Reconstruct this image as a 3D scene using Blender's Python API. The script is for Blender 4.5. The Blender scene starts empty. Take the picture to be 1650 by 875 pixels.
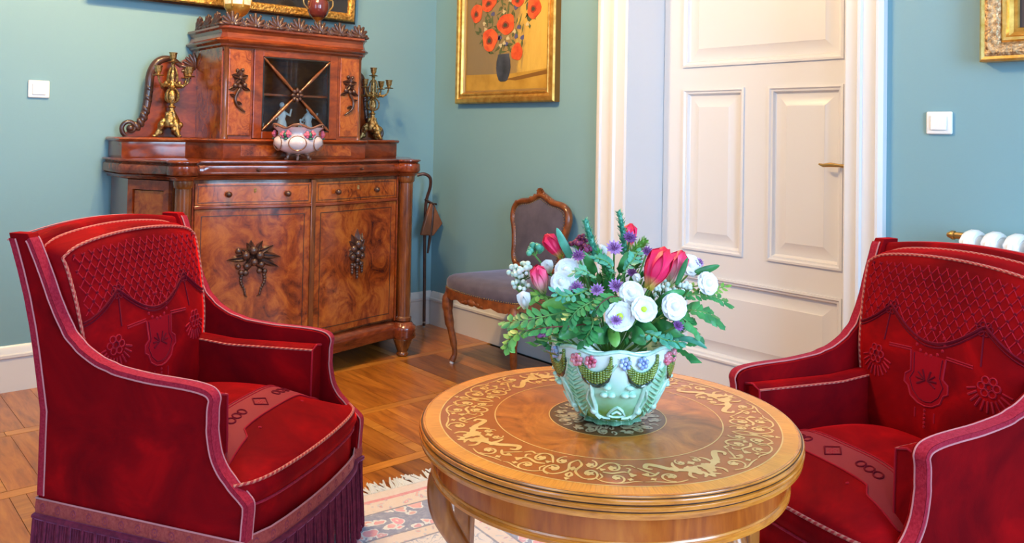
import bpy, bmesh, math, random
from mathutils import Vector, Matrix
from math import pi, sin, cos, radians as rad
random.seed(7)
S = bpy.context.scene
COL = S.collection

# ------------------------------------------------------------------ camera
cam_d = bpy.data.cameras.new('camera')
cam = bpy.data.objects.new('camera', cam_d); COL.objects.link(cam)
_r = Vector((0.65219051, 0.75781761, 0.01897401)); _u = Vector((0.00612319, -0.03029547, 0.99952223)); _f = Vector((-0.75803038, 0.65176273, 0.02439868))
M3 = Matrix((_r, _u, -_f)).transposed()
cam.matrix_world = Matrix.Translation((4.514505, -3.203901, 1.25)) @ M3.to_4x4()
cam_d.sensor_fit = 'HORIZONTAL'; cam_d.sensor_width = 36.0
cam_d.lens = 1344.43 / 1650 * 36.0
cam_d.shift_x = 0.0
cam_d.shift_y = -(437.5 - 182.873) / 1650
cam_d.clip_start = 0.05
S.camera = cam

# ------------------------------------------------------------------ world, light, exposure
w = bpy.data.worlds.new('World'); S.world = w; w.use_nodes = True
bg = w.node_tree.nodes['Background']
bg.inputs['Color'].default_value = (0.62, 0.78, 1.0, 1); bg.inputs['Strength'].default_value = 1.0
vs = S.view_settings
vs.view_transform = 'Standard'; vs.look = 'None'; vs.gamma = 1; vs.exposure = 0.32
try: vs.use_curve_mapping = False
except Exception: pass

def area(name, loc, direction, sx, sy, power, color):
    d = bpy.data.lights.new(name, 'AREA'); d.shape = 'RECTANGLE'; d.size = sx; d.size_y = sy
    d.energy = power; d.color = color
    o = bpy.data.objects.new(name, d); COL.objects.link(o); o.location = loc
    o.rotation_euler = Vector(direction).to_track_quat('-Z', 'Y').to_euler()
    return o
DAY = (0.45, 0.70, 1.0)
area('daylight_window_near_radiator', (6.22, -1.7, 1.75), (-1, 0, -0.12), 1.3, 2.1, 125, DAY)
area('daylight_window_far', (6.22, -3.9, 1.75), (-1, 0, -0.12), 1.3, 2.1, 40, DAY)
area('daylight_window_behind', (3.9, -5.82, 1.75), (0, 1, -0.08), 1.5, 2.1, 42, DAY)

# ------------------------------------------------------------------ helpers
def V(*a): return Vector(a)

class MB:
    def __init__(s): s.v = []; s.f = []; s.a = []
    def add(s, vs_, fs, al=None):
        b = len(s.v); s.v += [Vector(p) for p in vs_]
        s.f += [tuple(b + i for i in f) for f in fs]
        s.a += (al if al else [0.0] * len(vs_))
        return s
    def box(s, x0, x1, y0, y1, z0, z1):
        return s.add([(x0,y0,z0),(x1,y0,z0),(x1,y1,z0),(x0,y1,z0),(x0,y0,z1),(x1,y0,z1),(x1,y1,z1),(x0,y1,z1)],
                     [(3,2,1,0),(4,5,6,7),(0,1,5,4),(1,2,6,5),(2,3,7,6),(3,0,4,7)])
    def grid(s, rows, cu=False, cv=False, al=None):
        n = len(rows); m = len(rows[0]); vs_ = [p for r in rows for p in r]; fs = []
        for i in range(n if cu else n-1):
            for j in range(m if cv else m-1):
                i2 = (i+1) % n; j2 = (j+1) % m
                fs.append((i*m+j, i*m+j2, i2*m+j2, i2*m+j))
        return s.add(vs_, fs, al)
    def tube(s, pts, r, n=8, closed=False, caps=True, sy=1.0, twist=0.0, up=None):
        pts = [Vector(p) for p in pts]; k = len(pts)
        if not hasattr(r, '__len__'): r = [r] * k
        tan = []
        for i in range(k):
            a = pts[(i-1) % k] if (closed or i > 0) else pts[0]
            b = pts[(i+1) % k] if (closed or i < k-1) else pts[-1]
            t = (b - a); tan.append(t.normalized() if t.length > 1e-9 else Vector((0,0,1)))
        nrm = Vector(up) if up else (Vector((0,0,1)) if abs(tan[0].z) < .9 else Vector((1,0,0)))
        rows = []; al = []; L = 0
        for i in range(k):
            t = tan[i]
            nrm = nrm - t * nrm.dot(t)
            nrm = nrm.normalized() if nrm.length > 1e-6 else t.orthogonal().normalized()
            bn = t.cross(nrm)
            if i: L += (pts[i]-pts[i-1]).length
            row = []
            for j in range(n):
                a = 2*pi*j/n
                row.append(pts[i] + nrm*(cos(a)*r[i]) + bn*(sin(a)*r[i]*sy)); al.append(L + twist*j/n)
            rows.append(row)
        s.grid(rows, closed, True, al)
        if caps and not closed:
            b = len(s.v)
            s.add(rows[0], [tuple(range(n))[::-1]]); s.add(rows[-1], [tuple(range(n))])
        return s
    def lathe(s, prof, n=32, c=(0,0,0), rf=None):
        rows = []
        for (r, z) in prof:
            rows.append([(c[0]+(rf(2*pi*j/n, z, r) if rf else r)*cos(2*pi*j/n), c[1]+(rf(2*pi*j/n, z, r) if rf else r)*sin(2*pi*j/n), c[2]+z) for j in range(n)])
        s.grid(rows, False, True)
        if prof[0][0] > 1e-5: s.add(rows[0], [tuple(range(n))[::-1]])
        if prof[-1][0] > 1e-5: s.add(rows[-1], [tuple(range(n))])
        return s
    def ell(s, c, r, n=10, m=6, rot=None):
        c = Vector(c); rows = []
        for i in range(m+1):
            th = pi*i/m; row = []
            for j in range(n):
                p = Vector((r[0]*sin(th)*cos(2*pi*j/n), r[1]*sin(th)*sin(2*pi*j/n), -r[2]*cos(th)))
                if rot: p = rot @ p
                row.append(c+p)
            rows.append(row)
        return s.grid(rows, False, True)
    def prism(s, poly, fn, t0, t1):
        n = len(poly); A = [fn(p, t0) for p in poly]; B = [fn(p, t1) for p in poly]
        s.add(A + B, [tuple(range(n))[::-1], tuple(range(n, 2*n))] + [(i, (i+1) % n, n+(i+1) % n, n+i) for i in range(n)])
        return s
    def xf(s, M):
        s.v = [M @ p for p in s.v]; return s
    def merge(s, o, M=None):
        return s.add([(M @ p if M else p) for p in o.v], o.f, list(o.a))
    def obj(s, name, mat, parent=None, smooth=35, bevel=0, seg=2, sub=0):
        me = bpy.data.meshes.new(name); me.from_pydata([tuple(p) for p in s.v], [], s.f); me.validate(); 
        if len(me.vertices) == len(s.a) and any(s.a):
            at = me.attributes.new('along', 'FLOAT', 'POINT'); at.data.foreach_set('value', s.a)
        bm = bmesh.new(); bm.from_mesh(me)
        bmesh.ops.remove_doubles(bm, verts=bm.verts, dist=1e-6)
        bmesh.ops.recalc_face_normals(bm, faces=bm.faces); bm.to_mesh(me); bm.free()
        me.materials.append(mat)
        if smooth:
            me.shade_smooth()
            if smooth < 180: me.set_sharp_from_angle(angle=rad(smooth))
        o = bpy.data.objects.new(name, me); COL.objects.link(o)
        if parent: o.parent = parent
        if bevel:
            b = o.modifiers.new('bevel', 'BEVEL'); b.width = bevel; b.segments = seg; b.limit_method = 'ANGLE'; b.angle_limit = rad(40)
        if sub:
            b = o.modifiers.new('sub', 'SUBSURF'); b.levels = sub; b.render_levels = sub
        return o

def tag(o, label=None, cat=None, group=None, kind=None):
    if label: o['label'] = label
    if cat: o['category'] = cat
    if group: o['group'] = group
    if kind: o['kind'] = kind
    return o
def thing(name, label, cat, loc=(0,0,0), rz=0, group=None):
    o = bpy.data.objects.new(name, None); COL.objects.link(o); o.location = loc; o.rotation_euler = (0,0,rz); o.empty_display_size = .1
    return tag(o, label, cat, group)
def copy_tree(o, parent=None):
    c = o.copy(); COL.objects.link(c); c.parent = parent
    for ch in list(o.children): copy_tree(ch, c)
    return c
def crom(P, k=8, closed=False):
    P = [Vector(p) for p in P]; n = len(P); out = []
    for i in range(n if closed else n-1):
        if closed: a, b, c, d = P[(i-1) % n], P[i], P[(i+1) % n], P[(i+2) % n]
        else: a, b, c, d = P[max(i-1, 0)], P[i], P[i+1], P[min(i+2, n-1)]
        for j in range(k):
            t = j/k
            out.append(0.5*((2*b)+(c-a)*t+(2*a-5*b+4*c-d)*t*t+(3*b-a-3*c+d)*t*t*t))
    if not closed: out.append(P[-1])
    return out
def lerp(a, b, t): return a+(b-a)*t
def interp(tab, x):
    if x <= tab[0][0]: return tab[0][1]
    for (a, b), (c, d) in zip(tab, tab[1:]):
        if x <= c: return b+(d-b)*(x-a)/(c-a)
    return tab[-1][1]

# ------------------------------------------------------------------ materials
class N:
    def __init__(s, m): s.nt = m.node_tree; s.n = s.nt.nodes; s.l = s.nt.links
    def new(s, t, **k):
        n = s.n.new(t)
        for a, b in k.items(): setattr(n, a, b)
        return n
    def inp(s, n, i, v):
        if isinstance(v, bpy.types.NodeSocket): s.l.new(v, n.inputs[i])
        elif v is not None: n.inputs[i].default_value = v
    def math(s, op, a, b=None, c=None, clamp=False):
        n = s.new('ShaderNodeMath', operation=op, use_clamp=clamp)
        s.inp(n, 0, a)
        if b is not None: s.inp(n, 1, b)
        if c is not None: s.inp(n, 2, c)
        return n.outputs[0]
    def mix(s, fac, a, b, bt='MIX'):
        n = s.new('ShaderNodeMix', data_type='RGBA', blend_type=bt)
        s.inp(n, 0, fac); s.inp(n, 6, c4(a) if not isinstance(a, bpy.types.NodeSocket) else a); s.inp(n, 7, c4(b) if not isinstance(b, bpy.types.NodeSocket) else b)
        return n.outputs[2]
    def coord(s, which='Object', scale=(1,1,1), rot=(0,0,0)):
        t = s.new('ShaderNodeTexCoord'); m = s.new('ShaderNodeMapping'); s.l.new(t.outputs[which], m.inputs[0])
        m.inputs['Scale'].default_value = scale; m.inputs['Rotation'].default_value = rot
        return m.outputs[0]
    def noise(s, vec, scale, detail=3, rough=.55, dist=0):
        n = s.new('ShaderNodeTexNoise'); s.inp(n, 'Vector', vec); n.inputs['Scale'].default_value = scale
        n.inputs['Detail'].default_value = detail; n.inputs['Roughness'].default_value = rough; n.inputs['Distortion'].default_value = dist
        return n.outputs['Fac']
    def ramp(s, fac, stops, interp='LINEAR'):
        n = s.new('ShaderNodeValToRGB'); s.inp(n, 0, fac); cr = n.color_ramp; cr.interpolation = interp
        while len(cr.elements) < len(stops): cr.elements.new(0.5)
        for e, (p, c) in zip(cr.elements, stops): e.position = p; e.color = c4(c)
        return n.outputs[0]
    def bump(s, h, st=.3, dist=.002):
        n = s.new('ShaderNodeBump'); s.inp(n, 'Height', h); n.inputs['Strength'].default_value = st; n.inputs['Distance'].default_value = dist
        return n.outputs[0]
def c4(c):
    return (c[0], c[1], c[2], 1) if len(c) == 3 else c
def mk(name, base=(.5,.5,.5), rough=.5, metal=0, coat=0, sheen=0, sheent=(1,1,1), trans=0, spec=.5, alpha=None, fn=None, sub=0, ior=None, coatr=.1):
    m = bpy.data.materials.new(name); m.use_nodes = True
    b = m.node_tree.nodes['Principled BSDF']
    b.inputs['Base Color'].default_value = c4(base); b.inputs['Roughness'].default_value = rough; b.inputs['Metallic'].default_value = metal
    b.inputs['Coat Weight'].default_value = coat; b.inputs['Coat Roughness'].default_value = coatr; b.inputs['Sheen Weight'].default_value = sheen; b.inputs['Sheen Tint'].default_value = c4(sheent)
    b.inputs['Sheen Roughness'].default_value = .35
    b.inputs['Transmission Weight'].default_value = trans; b.inputs['Specular IOR Level'].default_value = spec
    if ior: b.inputs['IOR'].default_value = ior
    if sub: b.inputs['Subsurface Weight'].default_value = sub; b.inputs['Subsurface Scale'].default_value = .01
    if fn: fn(N(m), b)
    return m
def varied(c1, c2, scale=6, detail=4, st=.0, bs=60, bd=.002, rs=(1,1,1), dist=0):
    def fn(n, b):
        co = n.coord('Object', rs)
        n.l.new(n.mix(n.ramp(n.noise(co, scale, detail, .55, dist), [(.3, (0,0,0)), (.7, (1,1,1))]), c1, c2), b.inputs['Base Color'])
        if st: n.l.new(n.bump(n.noise(co, bs, 3), st, bd), b.inputs['Normal'])
    return fn

def wood_fn(dark, mid, light, grain=(1,1,12), scale=3.0, var=.35, rnd=0, figure=1.0):
    """straight-grained wood; grain is stretched along the axis with the smallest factor"""
    def fn(n, b):
        co = n.coord('Object', grain)
        if rnd:
            oi = n.new('ShaderNodeObjectInfo'); ad = n.new('ShaderNodeVectorMath', operation='ADD')
            sc = n.new('ShaderNodeVectorMath', operation='SCALE'); cx = n.new('ShaderNodeCombineXYZ')
            for i in range(3): n.l.new(oi.outputs['Random'], cx.inputs[i])
            n.l.new(cx.outputs[0], sc.inputs[0]); sc.inputs[3].default_value = 57.0
            n.l.new(co, ad.inputs[0]); n.l.new(sc.outputs[0], ad.inputs[1]); co = ad.outputs[0]
        a = n.noise(co, scale, 6, .6, 1.2*figure); c = n.noise(co, scale*5, 3, .6, .3)
        f = n.math('ADD', n.math('MULTIPLY', a, .75), n.math('MULTIPLY', c, .25))
        col = n.ramp(f, [(.3, dark), (.5, mid), (.68, light)])
        if rnd:
            k = n.ramp(oi.outputs['Random'], [(0, (1-rnd,)*3), (1, (1+rnd*.6,)*3)])
            col = n.mix(1.0, col, k, 'MULTIPLY')
        n.l.new(col, b.inputs['Base Color'])
        n.l.new(n.bump(c, .15, .0008), b.inputs['Normal'])
    return fn
def burl_fn(dark, mid, light, scale=7):
    def fn(n, b):
        co = n.coord('Object', (1, 1, .8))
        a = n.noise(co, scale, 8, .65, 2.2); c = n.noise(co, scale*.45, 3, .5, .8); d = n.noise(co, scale*6, 5, .7, 1.5)
        f = n.math('ADD', n.math('MULTIPLY', a, .6), n.math('ADD', n.math('MULTIPLY', c, .3), n.math('MULTIPLY', d, .1)))
        n.l.new(n.ramp(f, [(.36, dark), (.47, mid), (.6, light), (.72, mid)]), b.inputs['Base Color'])
    return fn

WALL = mk('painted_wall', rough=.55, fn=lambda n, b: (
    n.l.new(n.mix(n.noise(n.coord('Object'), 1.3, 2), (.180,.335,.385), (.20,.362,.412)), b.inputs['Base Color']),
    n.l.new(n.bump(n.noise(n.coord('Object'), 90, 4), .12, .002), b.inputs['Normal'])))
WHITE = mk('white_gloss_paint', (.70,.69,.70), .35, coat=.2)
CEIL = mk('ceiling_paint', (.85,.84,.80), .8)
PLANK = mk('oak_parquet', rough=.28, coat=.25, coatr=.2, fn=wood_fn((.16,.040,.006), (.38,.115,.012), (.52,.19,.025), (1.2,9,9), 2.2, rnd=.42))
STRIP = mk('oak_strip', rough=.28, coat=.25, coatr=.2, fn=wood_fn((.28,.085,.01), (.46,.165,.022), (.58,.24,.035), (9,1.2,9), 2.2, rnd=.15))
SUBF = mk('dark_joint', (.03,.012,.005), .7)
BURL = mk('walnut_burl', rough=.22, coat=.5, coatr=.12, fn=burl_fn((.055,.008,.003), (.23,.040,.006), (.40,.108,.014), 8))
BURL2 = mk('fine_burl', rough=.22, coat=.5, coatr=.12, fn=burl_fn((.09,.014,.003), (.28,.055,.006), (.42,.11,.013), 20))
MAHOG = mk('polished_walnut', rough=.2, coat=.6, coatr=.1, fn=wood_fn((.045,.010,.004), (.15,.040,.009), (.26,.078,.014), (5,5,1), 3))
MAHOGY = mk('polished_walnut_across', rough=.2, coat=.6, coatr=.1, fn=wood_fn((.055,.010,.004), (.17,.030,.009), (.30,.062,.014), (5,1,5), 3))
RED_W = mk('red_walnut', rough=.2, coat=.6, coatr=.1, fn=wood_fn((.08,.012,.004), (.19,.030,.006), (.31,.060,.010), (4,2,4), 3))
CARVE = mk('carved_dark_wood', rough=.3, coat=.35, fn=varied((.035,.014,.010), (.085,.03,.018), 30))
STRING = mk('dark_stringing', (.03,.01,.006), .4)
GOLD = mk('gilt', (.83,.48,.13), .3, 1, fn=varied((.75,.38,.06), (.95,.62,.22), 40, st=.4, bs=120))
GOLDP = mk('gilt_paint', rough=.32, metal=.75, fn=varied((.50,.22,.03), (.78,.46,.11), 25, st=.2, bs=90))
GILTORN = mk('ornate_gilt', rough=.35, metal=.8, fn=varied((.30,.12,.02), (.92,.52,.12), 55, 5, st=1.0, bs=70, bd=.01))
BRONZE = mk('gilt_bronze', rough=.40, metal=1, fn=varied((.20,.11,.03), (.68,.48,.20), 80, 5, st=1.0, bs=110, bd=.006))
BRASS = mk('aged_brass', (.50,.32,.12), .35, 1)
BLACKW = mk('black_lacquer', (.012,.009,.008), .25, coat=.4)
GLASS = mk('cabinet_glass', (.9,.95,.95), .02, trans=1, ior=1.25)
SWITCH = mk('switch_plastic', (.82,.80,.78), .3)
RADI = mk('radiator_enamel', (.82,.84,.86), .3, coat=.3)

def velvet_fn(n, b):
    co = n.coord('Object'); f = n.noise(co, 5, 4, .6, .6)
    col = n.ramp(f, [(.32, (.10,.0005,.003)), (.55, (.19,.0010,.0035)), (.75, (.34,.0018,.004))])
    n.l.new(col, b.inputs['Base Color'])
    n.l.new(n.bump(n.noise(co, 350, 2), .25, .001), b.inputs['Normal'])
VELVET = mk('crimson_velvet', rough=.75, sheen=.8, sheent=(1.0,.012,.012), spec=.05, fn=velvet_fn)
VELORN = mk('cut_velvet_ornament', (.29,.008,.020), .8, sheen=.5, sheent=(1,.15,.2), spec=.05)
VELDRK = mk('cut_velvet_dark', (.11,.002,.010), .85, sheen=.3, sheent=(1,.1,.15), spec=.1)
BRAID = mk('magenta_braid', rough=.8, sheen=.25, sheent=(1,.3,.4), spec=.1, fn=varied((.24,.006,.020), (.36,.020,.045), 160, st=.6, bs=300))
GIMP = mk('rose_gimp_band', rough=.8, sheen=.4, sheent=(1,.5,.5), spec=.15, fn=varied((.25,.032,.032), (.36,.065,.055), 120, st=.6, bs=260))
CORD = mk('pale_cord', (.50,.17,.18), .8, sheen=.3)
def rope_fn(n, b):
    a = n.new('ShaderNodeAttribute', attribute_name='along')
    s_ = n.math('SINE', n.math('MULTIPLY', a.outputs['Fac'], 2*pi/.016))
    n.l.new(n.mix(n.math('GREATER_THAN', s_, .1), (.36,.010,.014), (.50,.16,.11)), b.inputs['Base Color'])
ROPE = mk('twisted_piping', rough=.75, sheen=.3, fn=rope_fn)
FRINGE = mk('purple_bullion', rough=.7, sheen=.5, sheent=(.9,.3,.7), spec=.2, fn=varied((.075,.004,.018), (.17,.014,.038), 60))
VELLAP = mk('velvet_lappet', (.26,.003,.010), .8, sheen=.7, sheent=(1,.05,.06), spec=.05)
GREYV = mk('grey_velvet', rough=.8, sheen=.6, sheent=(.6,.6,.8), spec=.15, fn=varied((.075,.063,.085), (.11,.094,.125), 14, st=.2, bs=300))
CHAIRW = mk('carved_walnut_chair', rough=.3, coat=.3, fn=varied((.10,.025,.008), (.27,.078,.018), 30, 4, st=.3, bs=60))
TABW = mk('honey_walnut', rough=.24, coat=.5, coatr=.12, fn=wood_fn((.26,.065,.010), (.45,.135,.020), (.60,.21,.035), (1,1,5), 5))

# ------------------------------------------------------------------ room shell
RX, RY, RZ = 6.2, -5.8, 3.35
def struct(name, mb, mat, parent=None, **k):
    o = mb.obj(name, mat, parent, **k)
    if not parent: o['kind'] = 'structure'
    return o
DX0, DX1, DZ = 1.69, 2.845, 2.75          # door opening
struct('wall_left', MB().box(-.2, 0, RY-.2, .6, -.1, RZ), WALL, smooth=0)
wb = MB(); wb.box(0, DX0, 0, .6, -.1, RZ); wb.box(DX1, RX+.2, 0, .6, -.1, RZ); wb.box(DX0, DX1, 0, .6, DZ, RZ)
struct('wall_back', wb, WALL, smooth=0)
ww = MB()
wins = [(-5.0, -2.8), (-2.1, -.4)]
ww.box(RX, RX+.3, RY, 0, -.1, .75); ww.box(RX, RX+.3, RY, 0, 2.85, RZ)
ww.box(RX, RX+.3, RY, -4.6, .75, 2.85); ww.box(RX, RX+.3, -3.2, -2.4, .75, 2.85); ww.box(RX, RX+.3, -1.0, 0, .75, 2.85)
struct('wall_right', ww, WALL, smooth=0)
wf = MB(); wf.box(0, 3.1, RY-.3, RY, -.1, RZ); wf.box(4.7, RX+.3, RY-.3, RY, -.1, RZ); wf.box(3.1, 4.7, RY-.3, RY, -.1, .7); wf.box(3.1, 4.7, RY-.3, RY, 2.8, RZ)
struct('wall_front', wf, WALL, smooth=0)
struct('ceiling', MB().box(-.2, RX+.3, RY-.3, .6, RZ, RZ+.1), CEIL, smooth=0)
def window(i, fn):
    e = bpy.data.objects.new('window_%d' % i, None); COL.objects.link(e); e['kind'] = 'structure'
    fr = MB()
    for a in (0, .49, .96): fr.merge(fn(a, a+.04, 0, 1))
    for z in (0, .62, .96): fr.merge(fn(0, 1, z, z+.04))
    fr.obj('frame', WHITE, e, smooth=0)
    fn(.02, .98, .02, .98, .01).obj('pane', mk('window_glass', (1,1,1), 0, trans=1, ior=1.05), e, smooth=0)
window(1, lambda a, b, c, d, t=.05: MB().box(RX+.20, RX+.20+t, lerp(-2.4,-1.0,a), lerp(-2.4,-1.0,b), lerp(.75,2.85,c), lerp(.75,2.85,d)))
window(2, lambda a, b, c, d, t=.05: MB().box(RX+.20, RX+.20+t, lerp(-4.6,-3.2,a), lerp(-4.6,-3.2,b), lerp(.75,2.85,c), lerp(.75,2.85,d)))
window(3, lambda a, b, c, d, t=.05: MB().box(lerp(3.1,4.7,a), lerp(3.1,4.7,b), RY-.25, RY-.25+t, lerp(.7,2.8,c), lerp(.7,2.8,d)))

# floor: parquet panels with frieze strips
fl = struct('floor', MB().box(-.2, RX+.3, RY-.3, .6, -.1, -.012), SUBF, smooth=0)
px = [0.0, .62, 1.26, 1.82, 2.44, 3.04]                       # strip centre lines (run along y)
for i, x in enumerate(px):
    mb = MB(); 
    if i == 0: continue
    for k in range(7):
        y1 = -.0 - k*.84; y0 = y1 - .84
        o = MB().box(-.028, .028, y0+.001-(y0+y1)/2, y1-.001-(y0+y1)/2, -.012, 0).obj('frieze_strip', STRIP, fl, smooth=0)
        o.location = (x, (y0+y1)/2, random.uniform(-.0004, 0))
meshes = {}
cnt = 0
for i in range(len(px)-1):
    xa = px[i] + (.03 if i else 0.0); xb = px[i+1] - .03
    y = -.005 if i % 2 == 0 else -.05
    k = 0
    while y > -3.45:
        wv = .125 if (k+i) % 4 else .108
        key = (round(xb-xa, 3), wv)
        if key not in meshes:
            q = MB().box(-(xb-xa)/2+.0008, (xb-xa)/2-.0008, -wv/2+.0008, wv/2-.0008, -.012, 0).obj('plank', PLANK, fl, smooth=0)
            meshes[key] = q.data; o = q
        else:
            o = bpy.data.objects.new('plank', meshes[key]); COL.objects.link(o); o.parent = fl
        o.location = ((xa+xb)/2, y - wv/2, random.uniform(-.0006, 0)); cnt += 1
        y -= wv
        if k % 5 == 4:      # cross strip of the panel
            o = MB().box(-(xb-xa)/2+.0008, (xb-xa)/2-.0008, -.024, .024, -.012, 0).obj('cross_strip', STRIP, fl, smooth=0)
            o.location = ((xa+xb)/2, y-.025, 0); y -= .05
        k += 1
# the rest of the room's floor lies under rug and behind the camera: broader panels
for ix in range(5):
    for iy in range(6):
        o = MB().box(-.31, .31, -.47, .47, -.012, 0).obj('floor_panel', PLANK, fl, smooth=0)
        o.location = (3.39+.64*ix, -.5-.96*iy, 0)
for ix in range(5):
    for iy in range(2):
        o = MB().box(-.30, .30, -.55, .55, -.012, 0).obj('floor_panel', PLANK, fl, smooth=0)
        o.location = (.31+.62*ix, -4.1-1.15*iy, 0)

# baseboards with moulded top
bprof = [(0, .0), (.022, .0), (.022, .155), (.030, .160), (.030, .172), (.022, .178), (.018, .190), (.012, .205), (.006, .213), (0, .213)]
def board(name, a, b, nrm):
    mb = MB(); a = Vector(a); b = Vector(b); nrm = Vector(nrm)
    rows = [[p + nrm*(d) + Vector((0,0,z)) for (d, z) in bprof] for p in (a, b)]
    mb.grid(rows, False, True); mb.add(rows[0], [tuple(range(len(bprof)))]); mb.add(rows[1], [tuple(range(len(bprof)))[::-1]])
    return struct(name, mb, WHITE, smooth=30)
board('baseboard_left', (0, RY, 0), (0, 0, 0), (1,0,0))
board('baseboard_back', (0.03, 0, 0), (1.498, 0, 0), (0,-1,0))
board('baseboard_back_right', (3.014, 0, 0), (RX, 0, 0), (0,-1,0))
board('baseboard_right', (RX, RY, 0), (RX, -.03, 0), (-1,0,0))

# door casing (moulded) and lining
cprof = [(0, 0), (.0, .030), (.018, .040), (.030, .040), (.036, .028), (.060, .024), (.098, .024), (.104, .034), (.118, .034), (.126, .022), (.150, .018), (.180, .018), (.190, .010), (.190, 0)]
def casing(name, xo, s, z1):   # s=+1: profile runs from outer edge xo towards +x
    mb = MB(); rows = [[(xo+s*u, -h, z) for (u, h) in cprof] for z in (0, z1)]
    mb.grid(rows, False, True); mb.add(rows[1], [tuple(range(len(cprof)))])
    return struct(name, mb, WHITE, smooth=30)
casing('trim_1', 1.500, 1, DZ+.19); casing('trim_2', 3.013, -1*.885, DZ+.19)
mb = MB(); rows = [[(x, -h, DZ+.19-u) for (u, h) in cprof] for x in (1.5, 3.013)]
mb.grid(rows, False, True); struct('trim_3', mb, WHITE, smooth=30)
ln = MB(); ln.box(DX0-.02, DX0+.001, -.005, .6, 0, DZ); ln.box(DX1-.001, DX1+.02, -.005, .6, 0, DZ); ln.box(DX0, DX1, -.005, .6, DZ-.001, DZ+.02)
ln.box(DX0, DX0+.012, .325, .36, 0, DZ); ln.box(DX1-.012, DX1, .325, .36, 0, DZ)
struct('trim_4', ln, WHITE, smooth=0)
struct('trim_5', MB().box(DX0, DX1, .002, .6, -.05, .006), STRIP, smooth=0)

# door leaf: stiles, rails and five raised and fielded panels
door = bpy.data.objects.new('door_1', None); COL.objects.link(door); door['kind'] = 'structure'; door.location = (DX0+.004, .28, 0)
DW = DX1-DX0-.008
holes = [(.130, .995, .155, .555), (.134, .490, .683, 1.492), (.630, .995, .683, 1.492), (.128, .995, 1.612, 2.62)]
leaf = MB()
xs = sorted({0, DW, .128, .130, .134, .490, .630, .995}); zs = sorted({.008, DZ-.01, .155, .555, .683, 1.492, 1.612, 2.62})
fr = MB()
fr.box(0, .13, 0, .045, .008, DZ-.01); fr.box(.995, DW, 0, .045, .008, DZ-.01)
for a, b in ((.008,.155), (.555,.683), (1.492,1.612), (2.62, DZ-.01)): fr.box(.13, .995, 0, .045, a, b)
fr.box(.490, .630, 0, .045, .683, 1.492)
fr.obj('door_frame', WHITE, door, smooth=0)
for (a, b, c, d) in holes:
    mb = MB()
    def ringp(o, y): return [(a+o, y, c+o), (b-o, y, c+o), (b-o, y, d-o), (a+o, y, d-o)]
    lv = [(-.004, .004), (-.004, -.010), (.006, -.012), (.012, -.004), (.020, -.002), (.026, .012), (.030, .016), (.044, .016), (.085, .004), (.088, .002)]
    rows = [ringp(o, y) for o, y in lv]
    mb.grid(rows, False, True); mb.add(rows[-1], [(0,1,2,3)])
    mb.obj('door_panel', WHITE, door, smooth=20)
h = MB(); h.lathe([(.0,0),(.011,0),(.011,.006),(.007,.010),(.007,.04),(.0,.04)], 16).xf(Matrix.Translation((.985+.045, 0, 1.137)) @ Matrix.Rotation(pi/2, 4, 'X'))
h.tube([(1.03,-.038,1.137),(1.00,-.040,1.139),(.96,-.040,1.141),(.925,-.040,1.137),(.905,-.040,1.142)], [.009,.007,.010,.008,.004], 10)
h.tube([(1.03,-.005,1.137),(1.03,-.04,1.137)], .007, 10)
h.obj('door_handle', BRASS, door)
MB().lathe([(0,0),(.012,0),(.012,.004),(0,.005)], 16).xf(Matrix.Translation((1.03, 0, 1.055)) @ Matrix.Rotation(pi/2, 4, 'X') @ Matrix.Scale(1.5, 4, (0,1,0))).obj('keyhole_plate', BRASS, door)

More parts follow.
